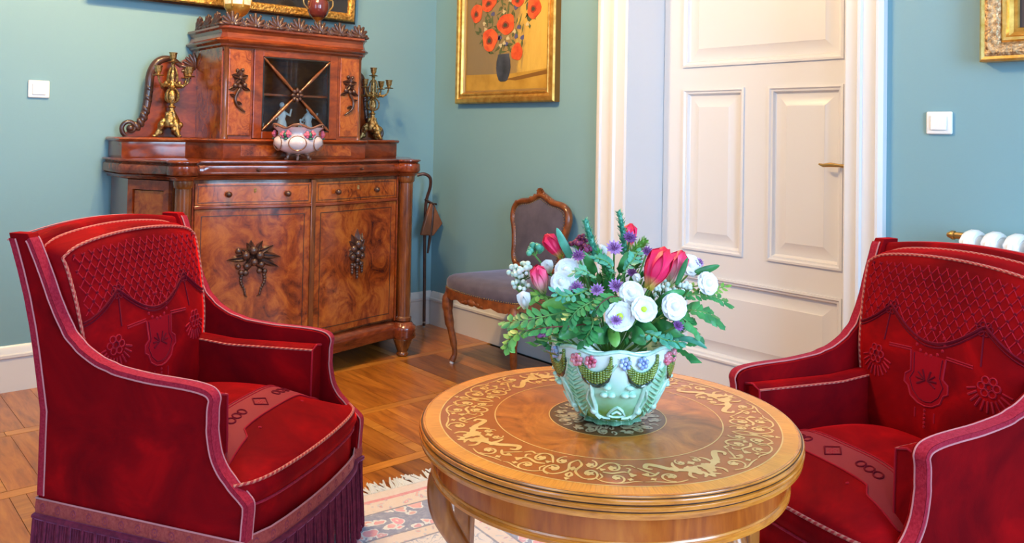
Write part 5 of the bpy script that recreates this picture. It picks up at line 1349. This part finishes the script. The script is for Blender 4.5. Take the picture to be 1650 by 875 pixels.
def lisianthus(pos, d, r, label, openn=1, center=True, roll=0):
    t = flower_thing('white_lisianthus', label, 'flower', pos, d, 'white flowers in the flower pot', roll)
    lay = [(5, r*1.0, .95*openn, r*.80)] + ([(5, r*.9, .62*openn, r*.70)] if True else []) + ([] if center else [(4, r*.75, .35, r*.50), (3, r*.6, .15, r*.36)])
    for li, (n_, L, op, ww) in enumerate(lay):
        for k in range(n_):
            rows = []; al = []
            for i in range(7):
                q = i/6; an = (pi/2)*op*q**.8; rad_ = L*q
                x = rad_*sin(an)+r*.06; z = rad_*cos(an)*.85+.10*r*math.sin(4*q)
                wq = ww*sin(pi*min(.08+q*.62, 1))*(1 if q < .95 else .75); row = []
                for j in range(5):
                    v = -1+j/2; row.append((x-.28*wq*v*v, wq*v, z+.10*wq*v*v+ .06*r*sin(7*v+k*2)*q)); al.append(.25+.75*q)
                rows.append(row)
            mb = MB().grid(rows, al=al); mb.xf(Matrix.Rotation(2*pi*k/n_+li*.6, 4, 'Z')); mb.obj('petal', LIS, t, smooth=80)
    if center:
        mb = MB(); mb.ell((0,0,r*.30), (r*.26,r*.26,r*.22), 8, 6)
        for k in range(6): mb.ell((r*.28*cos(k*1.05), r*.28*sin(k*1.05), r*.36), (r*.08,)*3, 6, 4)
        mb.obj('stamens', YEL, t, smooth=60)
    else:
        mb = MB()
        mb.ell((0,0,r*.42), (r*.34,r*.34,r*.36), 10, 7); mb.obj('closed_heart', PETW, t, smooth=60)
    return t
def bud(pos, d, L, w_, mat, label):
    t = flower_thing('white_flower_bud', label, 'flower bud', pos, d, 'white flowers in the flower pot')
    for k in range(4):
        rows, al = petal(L, w_*1.1, w_*.85, w_*.10, tip=.7)
        mb = MB().grid(rows, al=al); mb.xf(Matrix.Rotation(2*pi*k/4, 4, 'Z')); mb.obj('petal', mat, t, smooth=80)
def astrantia(pos, d, r, label, mat=MAUV):
    t = flower_thing('purple_astrantia', label, 'flower', pos, d, 'purple flowers in the flower pot')
    mb = MB()
    for k in range(12):
        a = 2*pi*k/12; c, s_ = cos(a), sin(a)
        mb.add([(0,0,0), (r*.6*c-r*.19*s_, r*.6*s_+r*.19*c, r*.12), (r*c, r*s_, r*.30), (r*.6*c+r*.19*s_, r*.6*s_-r*.19*c, r*.12)], [(0,1,2,3)])
    mb.obj('bracts', mat, t, smooth=0)
    mb = MB(); R = random.Random(2)
    for k in range(16):
        a = k*2.4; q = r*.5*math.sqrt(k/16); mb.tube([(q*cos(a)*.5,q*sin(a)*.5,0),(q*cos(a),q*sin(a),r*.45)], r*.03, 4, caps=False); mb.ell((q*cos(a),q*sin(a),r*.48),(r*.085,)*3, 5, 4)
    tag(mb.obj('florets', PURP, t, smooth=60), kind='stuff')
def cluster(name, pos, r, n, br, mat, label, cat, group, seed=1):
    R = random.Random(seed); t = thing(name, label, cat, tuple(pos), 0, group)
    mb = MB(); ms = MB()
    for k in range(n):
        a = R.uniform(0, 2*pi); e = R.uniform(-.3, 1.2); q = r*R.uniform(.5, 1); p = Vector((q*cos(a)*cos(e), q*sin(a)*cos(e), q*sin(e)*.9))
        mb.ell(p, (br*R.uniform(.8,1.2),)*3, 7, 5); ms.tube([(0,0,-r*.6), p], .0010, 4, caps=False)
    tag(mb.obj('small_buds', mat, t, smooth=60), kind='stuff'); stem(ms, Vector((0,0,0)) , .001) if False else None
    h = HUB - Vector(pos); ms.tube([(0,0,-r*.6), h*.5+Vector((0,0,.01)), h*.8], .002, 5, caps=False); tag(ms.obj('twigs', STEM, t, smooth=60), kind='stuff')
def sprig(pts, n, L, w_, mat, label, group='leafy sprigs in the flower pot', stem_m=STEM, droop=0, name='leafy_sprig', seed=1, ang=58):
    """pinnate sprig along a curve; leaflets in pairs"""
    R = random.Random(seed); C_ = crom(pts, 8); t = thing(name, label, 'leaves', (0,0,0), 0, group)
    t.location = C_[0]; C_ = [p-C_[0] for p in C_]
    MB().tube(C_, [.0018*(1-.5*i/len(C_)) for i in range(len(C_))], 5).obj('stem', stem_m, t, smooth=60)
    mb = MB(); up = (TV*.5+Vector((0,0,.8))).normalized(); N_ = len(C_)
    for k in range(n):
        f = .22+.76*k/(n-1); i = min(int(f*(N_-1)), N_-2); p = C_[i]; tg = (C_[i+1]-C_[max(i-1,0)]).normalized(); sd = tg.cross(up).normalized()
        for m in (-1, 1) if k < n-1 else (0,):
            d = (tg*cos(rad(ang))+sd*m*sin(rad(ang))+up*R.uniform(-.25,.25)).normalized() if m else tg
            lw = d.cross(up).normalized(); l_ = L*R.uniform(.8,1.1)*(1-.35*abs(f-.55)); nn = lw.cross(d)
            mb.add([p, p+d*l_*.35+lw*w_*.8-nn*w_*.15, p+d*l_*.72+lw*w_*.75-nn*w_*.2, p+d*l_, p+d*l_*.72-lw*w_*.75-nn*w_*.2, p+d*l_*.35-lw*w_*.8-nn*w_*.15, p+d*l_*.36, p+d*l_*.72], [(0,1,6),(1,2,7,6),(2,3,7),(0,6,5),(6,7,4,5),(7,3,4)])
    tag(mb.obj('leaflets', mat, t, smooth=60), kind='stuff')
def spike(pts, r, mat, label, n=60, L=.016):
    C_ = crom(pts, 10); t = thing('green_flower_spike', label, 'foliage', tuple(C_[0]), 0, 'upright green spikes in the flower pot'); C_ = [p-C_[0] for p in C_]; N_ = len(C_)
    MB().tube(C_, [r*(1-.45*i/N_) for i in range(N_)], 8).obj('stem', mat, t, smooth=60)
    mb = MB()
    for k in range(n):
        f = (k+.5)/n; i = min(int(f*(N_-1)), N_-2); p = C_[i]; tg = (C_[i+1]-C_[i]).normalized(); s1 = tg.orthogonal().normalized(); s2 = tg.cross(s1); a = k*2.4
        o = s1*cos(a)+s2*sin(a); tt = tg.cross(o); l_ = L*(1-.4*f); b_ = p+o*r*(1-.45*f)*.8
        e = b_+(o*.75+tg*.75)*l_
        mb.add([b_-tt*l_*.24, b_+tt*l_*.24, b_.lerp(e,.55)+tt*l_*.22, e, b_.lerp(e,.55)-tt*l_*.22], [(0,1,2,3,4)])
    tag(mb.obj('scales', mat, t, smooth=0), kind='stuff')
def blade(pts, w_, mat, label, name='long_leaf'):
    C_ = crom(pts, 6); N_ = len(C_); rows = []
    for i, p in enumerate(C_):
        tg = (C_[min(i+1,N_-1)]-C_[max(i-1,0)]).normalized(); sd = tg.cross(TV).normalized() if abs(tg.dot(TV)) < .95 else RV
        q = w_*sin(pi*min(.12+.88*i/(N_-1), 1))**.8; rows.append([p-sd*q+TV*q*.0, p+TV*q*-.35, p+sd*q])
    o = MB().grid(rows).obj(name, mat, smooth=80); tag(o, label, 'leaf', 'broad leaves in the flower pot'); s_ = o.modifiers.new('s', 'SOLIDIFY'); s_.thickness = .0008

L0 = 'tulips'
tulip(B(-0.110,-0.020,0.980), (lambda p, q: q-p)(B(-0.110,-0.020,0.980), B(-0.156,-0.030,1.042)), 0.062, 0.0165, TUL, 'pink red tulip leaning left, highest on the left of the bouquet', 0.1)
tulip(B(-0.152,0.070,0.916), (lambda p, q: q-p)(B(-0.152,0.070,0.916), B(-0.170,0.085,0.982)), 0.066, 0.0175, TUL2, 'pale pink striped tulip low on the left edge of the bouquet', 0.1)
tulip(B(0.046,-0.090,0.991), (lambda p, q: q-p)(B(0.046,-0.090,0.991), B(0.054,-0.100,1.052)), 0.06, 0.015, TUL, 'red tulip at the back behind the tall green spike', 0.1)
tulip(B(0.060,0.110,0.937), (lambda p, q: q-p)(B(0.060,0.110,0.937), B(0.099,0.100,1.023)), 0.094, 0.026, TUL, 'largest tulip, deep pink, upright on the right of the bouquet', 0.12)
tulip(B(0.114,0.050,0.933), (lambda p, q: q-p)(B(0.114,0.050,0.933), B(0.144,0.050,1.014)), 0.082, 0.02, TUL2, 'pink tulip with pale outer petal behind the largest tulip', 0.1)
lisianthus(B(-0.004,0.155,0.890), (TV*1+RV*-0.05+Vector((0,0,0.25))), 0.034, 'open white lisianthus with yellow centre and purple floret on it, front of the bouquet', .62, True)
lisianthus(B(0.041,0.165,0.906), (TV*1+RV*0.05+Vector((0,0,0.35))), 0.03, 'open white lisianthus with yellow centre, right of the front one', .62, True)
lisianthus(B(0.021,0.140,0.932), (TV*1+RV*0+Vector((0,0,0.5))), 0.026, 'rounded white lisianthus just above the two open ones', .80, False)
lisianthus(B(0.107,0.130,0.906), (TV*1+RV*0.25+Vector((0,0,0.3))), 0.028, 'closed rose shaped white lisianthus low under the tulip leaves on the right', .80, False)
lisianthus(B(0.194,0.040,0.938), (TV*1+RV*0.5+Vector((0,0,0.4))), 0.026, 'white lisianthus on the far right edge of the bouquet', .80, False)
lisianthus(B(0.167,0.000,0.968), (TV*1+RV*0.3+Vector((0,0,0.6))), 0.026, 'white lisianthus behind the pale tulip', .80, False)
lisianthus(B(-0.103,0.070,0.963), (TV*1+RV*-0.1+Vector((0,0,0.4))), 0.028, 'white lisianthus left of centre, upper of two', .80, False)
lisianthus(B(-0.115,0.100,0.945), (TV*1+RV*-0.15+Vector((0,0,0.3))), 0.025, 'white lisianthus left of centre, lower of two', .80, False)
lisianthus(B(-0.074,0.040,0.976), (TV*1+RV*0+Vector((0,0,0.6))), 0.022, 'white lisianthus behind the purple floret on the left', .80, False)
bud(B(-0.189,0.080,0.886), (lambda p, q: q-p)(B(-0.189,0.080,0.886), B(-0.196,0.080,0.922)), 0.038, 0.013, LIS, 'cream white flower bud on the lower left edge of the bouquet')
bud(B(-0.137,0.020,0.952), (lambda p, q: q-p)(B(-0.137,0.020,0.952), B(-0.146,0.020,0.978)), 0.03, 0.012, LIS, 'greenish white bud below the upper left tulip')
bud(B(-0.085,-0.040,0.970), (lambda p, q: q-p)(B(-0.085,-0.040,0.970), B(-0.091,-0.040,0.998)), 0.032, 0.01, LIS, 'pale bud behind the upper left tulip leaf')
bud(B(-0.025,0.020,0.980), (lambda p, q: q-p)(B(-0.025,0.020,0.980), B(-0.030,0.020,1.023)), 0.036, 0.012, LIS, 'tall greenish white bud beside the left green spike')
bud(B(0.043,0.100,0.949), (lambda p, q: q-p)(B(0.043,0.100,0.949), B(0.033,0.100,0.968)), 0.02, 0.008, LIS, 'small white bud left of the largest tulip')
astrantia(B(-0.004,0.060,1.012), (TV*0.8+RV*0.02+Vector((0,0,0.7))), 0.02, 'mauve astrantia at the top centre of the bouquet', MAUV)
astrantia(B(-0.081,0.090,0.999), (TV*0.8+RV*-0.208+Vector((0,0,0.7))), 0.016, 'dark purple floret left of the green spike', PURP)
astrantia(B(0.034,0.020,1.030), (TV*0.8+RV*0.12+Vector((0,0,0.7))), 0.017, 'dark purple floret in front of the red tulip at the back', PURP)
astrantia(B(-0.047,0.140,0.938), (TV*0.8+RV*-0.092+Vector((0,0,0.7))), 0.016, 'mauve astrantia in the middle front', MAUV)
astrantia(B(-0.008,0.130,0.945), (TV*0.8+RV*0.032+Vector((0,0,0.7))), 0.018, 'mauve astrantia left of the rounded white lisianthus', MAUV)
astrantia(B(-0.013,0.180,0.887), (TV*0.8+RV*0.032+Vector((0,0,0.7))), 0.013, 'small purple floret lying on the open white lisianthus', MAUV)
astrantia(B(-0.086,0.120,0.939), (TV*0.8+RV*-0.22+Vector((0,0,0.7))), 0.016, 'mauve astrantia among the leaves on the left', MAUV)
astrantia(B(0.031,0.080,0.965), (TV*0.8+RV*0.132+Vector((0,0,0.7))), 0.013, 'small purple floret left of the largest tulip', PURP)
astrantia(B(0.072,0.020,1.001), (TV*0.8+RV*0.232+Vector((0,0,0.7))), 0.015, 'dark purple floret behind the largest tulip', PURP)
astrantia(B(0.116,0.140,0.870), (TV*0.8+RV*0.428+Vector((0,0,0.7))), 0.014, 'purple floret low at the right above the pot rim', PURP)
astrantia(B(0.099,0.000,0.995), (TV*0.8+RV*0.3+Vector((0,0,0.7))), 0.012, 'purple floret tucked behind the tulips', PURP)
astrantia(B(-0.148,0.140,0.852), (TV*0.8+RV*-0.42+Vector((0,0,0.7))), 0.013, 'purple floret hanging low left above the pot rim', PURP)
astrantia(B(0.189,0.000,0.977), (TV*0.8+RV*0.568+Vector((0,0,0.7))), 0.012, 'mauve floret behind the right white flower', MAUV)
cluster('maroon_buds', B(-0.075,0.000,1.014), 0.022, 26, 0.0055, MARO, 'cluster of maroon and white buds between left tulip and green spike', 'flower', 'bud clusters in the flower pot', 932)
cluster('maroon_buds', B(-0.060,0.030,1.002), 0.016, 16, 0.005, MARO, 'small maroon bud cluster under the left green spike', 'flower', 'bud clusters in the flower pot', 945)
cluster('maroon_buds', B(-0.166,0.120,0.842), 0.014, 14, 0.006, PURP, 'purple buds hanging over the left rim of the pot', 'flower', 'bud clusters in the flower pot', 865)
cluster('white_buds', B(-0.199,0.020,0.950), 0.03, 34, 0.0055, WBUD, 'cluster of tiny white buds at the left edge of the bouquet', 'flower', 'bud clusters in the flower pot', 840)
cluster('white_buds', B(-0.201,0.050,0.927), 0.022, 22, 0.005, WBUD, 'lower cluster of tiny white buds at the left edge', 'flower', 'bud clusters in the flower pot', 838)
cluster('white_buds', B(0.054,-0.020,0.976), 0.03, 30, 0.005, WBUD, 'cluster of tiny white buds behind the centre', 'flower', 'bud clusters in the flower pot', 1025)
cluster('white_buds', B(0.096,0.060,0.924), 0.028, 26, 0.005, WBUD, 'cluster of tiny white buds under the largest tulip', 'flower', 'bud clusters in the flower pot', 1065)
cluster('white_buds', B(0.143,0.050,0.923), 0.028, 22, 0.005, WBUD, 'cluster of tiny white buds on the right', 'flower', 'bud clusters in the flower pot', 1100)
cluster('succulent_head', B(-0.169,0.000,0.995), 0.016, 16, 0.007, LEAFB, 'round blue green seed head above the left white buds', 'foliage', 'bud clusters in the flower pot', 862)
cluster('maroon_buds', B(0.140,0.100,0.868), 0.012, 10, 0.005, MARO, 'maroon buds low on the right of the bouquet', 'flower', 'bud clusters in the flower pot', 1105)
spike([B(-0.037,0.030,0.982), B(-0.051,0.030,1.028), B(-0.064,0.030,1.069)], 0.0085, LEAFB, 'stout green spike left of centre at the top of the bouquet')
spike([B(0.026,0.000,0.992), B(0.021,0.000,1.043), B(0.012,0.000,1.086)], 0.007, LEAFB, 'tallest green spike at the top centre of the bouquet')
spike([B(0.037,0.050,0.999), B(0.050,0.050,1.018), B(0.063,0.050,1.029)], 0.008, LEAFY, 'short green spike right of the red tulip')
spike([B(-0.014,0.100,0.954), B(-0.027,0.100,0.980), B(-0.039,0.080,1.009)], 0.007, LEAFM, 'green spike in the middle of the bouquet')
blade([B(-0.084,0.000,0.970), B(-0.108,0.000,1.014), B(-0.123,0.000,1.047)], 0.009, LEAFB, 'long pointed leaf beside the upper left tulip')
blade([B(0.082,0.100,0.903), B(0.104,0.120,0.925), B(0.139,0.100,0.932)], 0.012, LEAFM, 'broad leaf in front of the largest tulip')
blade([B(0.124,0.080,0.941), B(0.137,0.080,0.973), B(0.147,0.080,0.999)], 0.006, LEAFM, 'narrow leaf against the pale tulip')
blade([B(0.115,0.100,0.836), B(0.149,0.120,0.838), B(0.181,0.120,0.821)], 0.006, LEAFB, 'narrow drooping leaf right of the pot rim')
blade([B(0.176,0.020,0.958), B(0.203,0.020,0.966), B(0.229,0.020,0.975)], 0.008, LEAFM, 'pointed leaf at the upper right edge')
blade([B(-0.004,0.080,0.848), B(-0.029,0.130,0.847), B(-0.061,0.140,0.839)], 0.018, LEAFM, 'broad dark leaf at the front over the rim')
blade([B(-0.043,0.080,0.860), B(-0.092,0.140,0.861), B(-0.124,0.150,0.844)], 0.018, LEAFM, 'broad leaf over the left front rim')
blade([B(0.019,0.100,0.853), B(0.033,0.140,0.851), B(0.050,0.150,0.834)], 0.016, LEAFM, 'broad leaf over the right front rim')
blade([B(-0.069,0.080,0.886), B(-0.110,0.120,0.887), B(-0.148,0.120,0.867)], 0.018, LEAFM, 'broad leaf on the left of the bouquet')
blade([B(-0.013,0.100,0.866), B(-0.011,0.140,0.844), B(-0.009,0.150,0.828)], 0.012, LEAFY, 'light leaf hanging over the middle of the rim')
blade([B(0.074,0.080,0.863), B(0.098,0.120,0.860), B(0.128,0.120,0.845)], 0.015, LEAFM, 'broad leaf over the right rim')
blade([B(-0.090,0.100,0.902), B(-0.124,0.130,0.908), B(-0.159,0.130,0.904)], 0.014, LEAFY, 'light leaf low under the striped tulip')
blade([B(-0.042,0.060,0.960), B(-0.058,0.080,0.982), B(-0.071,0.080,1.008)], 0.01, LEAFM, 'upright leaf left of centre')
blade([B(0.010,0.060,0.961), B(0.014,0.080,0.984), B(0.025,0.060,1.007)], 0.01, LEAFM, 'upright leaf right of centre')
blade([B(-0.014,0.100,0.916), B(-0.037,0.140,0.911), B(-0.063,0.150,0.894)], 0.014, LEAFB, 'blue green leaf in the middle front')
blade([B(0.026,0.050,0.881), B(0.045,0.100,0.867), B(0.080,0.120,0.853)], 0.014, LEAFM, 'dark leaf behind the open white flowers')
sprig([B(-0.040,0.050,0.893), B(-0.124,0.140,0.891), B(-0.186,0.150,0.880), B(-0.234,0.120,0.866)], 11, 0.03, 0.0085, LEAFM, 'long sprig reaching out to the far left over the table', stem_m=STEM, seed=0)
sprig([B(-0.120,0.080,0.859), B(-0.185,0.120,0.854), B(-0.217,0.120,0.835), B(-0.225,0.120,0.816)], 9, 0.026, 0.0085, LEAFY, 'yellow green sprig hanging at the far left', stem_m=STEM, seed=1)
sprig([B(-0.044,0.080,0.938), B(-0.075,0.140,0.935), B(-0.113,0.160,0.929), B(-0.132,0.160,0.938)], 9, 0.024, 0.006, LEAFB, 'fern like sprig in the left middle', stem_m=STEM, seed=2)
sprig([B(-0.020,0.100,0.929), B(-0.058,0.160,0.921), B(-0.090,0.180,0.906), B(-0.108,0.180,0.882)], 10, 0.026, 0.0065, LEAFM, 'fern like sprig at the left front', stem_m=STEM, seed=3)
sprig([B(-0.045,0.100,0.865), B(-0.100,0.160,0.871), B(-0.150,0.170,0.869), B(-0.192,0.150,0.855)], 11, 0.026, 0.007, LEAFM, 'sprig just above the left pot rim', stem_m=BRST, seed=4)
sprig([B(0.105,0.050,0.870), B(0.146,0.100,0.894), B(0.185,0.100,0.888), B(0.218,0.080,0.865)], 10, 0.03, 0.009, LEAFM, 'leafy sprig on the lower right', stem_m=STEM, seed=5)
sprig([B(0.117,0.050,0.909), B(0.170,0.050,0.917), B(0.209,0.050,0.913), B(0.252,0.030,0.892)], 12, 0.022, 0.006, LEAFM, 'fine fern sprig reaching out to the far right', stem_m=STEM, seed=6)
sprig([B(0.099,0.080,0.889), B(0.123,0.120,0.885), B(0.149,0.120,0.867), B(0.173,0.100,0.837)], 9, 0.028, 0.008, LEAFM, 'leafy sprig drooping right of the pot', stem_m=STEM, seed=7)
sprig([B(0.140,0.000,0.913), B(0.194,0.000,0.928), B(0.221,0.000,0.921), B(0.246,0.000,0.926)], 9, 0.02, 0.005, LEAFY, 'thin light sprig at the right edge', stem_m=STEM, seed=8)
sprig([B(-0.014,0.100,0.954), B(-0.017,0.120,0.983), B(-0.030,0.120,0.995), B(-0.049,0.120,1.001)], 9, 0.02, 0.006, LEAFB, 'blue green sprig under the mauve astrantia', stem_m=STEM, seed=9)
sprig([B(0.005,0.100,0.955), B(0.015,0.120,0.984), B(0.027,0.120,0.997), B(0.040,0.100,1.013)], 9, 0.02, 0.006, LEAFB, 'blue green sprig right of the mauve astrantia', stem_m=STEM, seed=10)
sprig([B(-0.046,0.100,0.954), B(-0.066,0.140,0.973), B(-0.078,0.140,0.978), B(-0.094,0.140,0.972)], 8, 0.022, 0.006, LEAFB, 'blue green sprig beside the upper white flower', stem_m=STEM, seed=11)
sprig([B(0.003,0.120,0.921), B(-0.022,0.170,0.932), B(-0.042,0.180,0.922), B(-0.053,0.180,0.907)], 9, 0.024, 0.007, LEAFM, 'sprig on a brown twig in the front middle', stem_m=BRST, seed=12)
sprig([B(0.032,0.100,0.854), B(0.062,0.150,0.854), B(0.093,0.150,0.844), B(0.130,0.120,0.833)], 9, 0.024, 0.006, LEAFB, 'thin sprig along the right pot rim', stem_m=STEM, seed=13)
sprig([B(-0.132,0.050,0.904), B(-0.160,0.080,0.916), B(-0.175,0.080,0.909), B(-0.198,0.060,0.889)], 8, 0.02, 0.006, LEAFY, 'small sprig behind the striped tulip', stem_m=STEM, seed=14)
sprig([B(-0.058,0.100,0.890), B(-0.057,0.160,0.878), B(-0.064,0.170,0.862), B(-0.076,0.170,0.844)], 8, 0.028, 0.009, LEAFM, 'dark sprig at the front over the rim', stem_m=STEM, seed=15)

# dense inner foliage of the bouquet: one bushy filler that nobody could count
mb = MB(); R = random.Random(11)
for k in range(520):
    a = R.uniform(0, 2*pi); e = math.acos(R.uniform(-.15, 1)); q = R.uniform(.65, 1)
    p = B(.165*q*sin(e)*cos(a), .115*q*sin(e)*sin(a), .80+.155*q*cos(e)); d = (p-B(0,0,.76)).normalized(); d = (d+Vector((R.uniform(-.6,.6),R.uniform(-.6,.6),R.uniform(-.5,.5)))).normalized()
    lw = d.orthogonal().normalized(); lw = (Matrix.Rotation(R.uniform(0,6), 3, d) @ lw); L = R.uniform(.018,.038); w_ = L*.26
    mb.add([p, p+d*L*.4+lw*w_, p+d*L, p+d*L*.4-lw*w_], [(0,1,2,3)])
o = mb.obj('filler_foliage', LEAFM, smooth=0); tag(o, 'dense small green leaves filling the inside of the bouquet', 'foliage', kind='stuff')

# ------------------------------------------------------------------ ceiling lamp (out of frame, gives the warm light)
lampt = thing('ceiling_lamp', 'brass ceiling lamp with three glass shades hanging in front of the sideboard', 'lamp', (1.55, -1.95, RZ))
MB().lathe([(.0,-.04),(.06,-.03),(.06,0)], 20).tube([(0,0,-.03),(0,0,-.55)], .008, 8).obj('rod', BRASS, lampt, smooth=50)
SHADE = mk('opal_glass', (.9,.85,.75), .4, trans=.9, ior=1.05)
for k in range(3):
    a = 2*pi*k/3; c, s_ = cos(a), sin(a)
    MB().tube(crom([(0,0,-.5),(.12*c,.12*s_,-.58),(.22*c,.22*s_,-.54),(.24*c,.24*s_,-.50)],5), .007, 7).obj('arm', BRASS, lampt, smooth=60)
    MB().lathe([(.02,-.40),(.05,-.42),(.075,-.46),(.09,-.50)], 20, (.24*c,.24*s_,0)).obj('glass_shade', SHADE, lampt, smooth=60)
    ld = bpy.data.lights.new('bulb', 'POINT'); ld.energy = 82; ld.color = (1.0, .64, .27); ld.shadow_soft_size = .05
    lo = bpy.data.objects.new('bulb', ld); COL.objects.link(lo); lo.parent = lampt; lo.location = (.24*c, .24*s_, -.53)
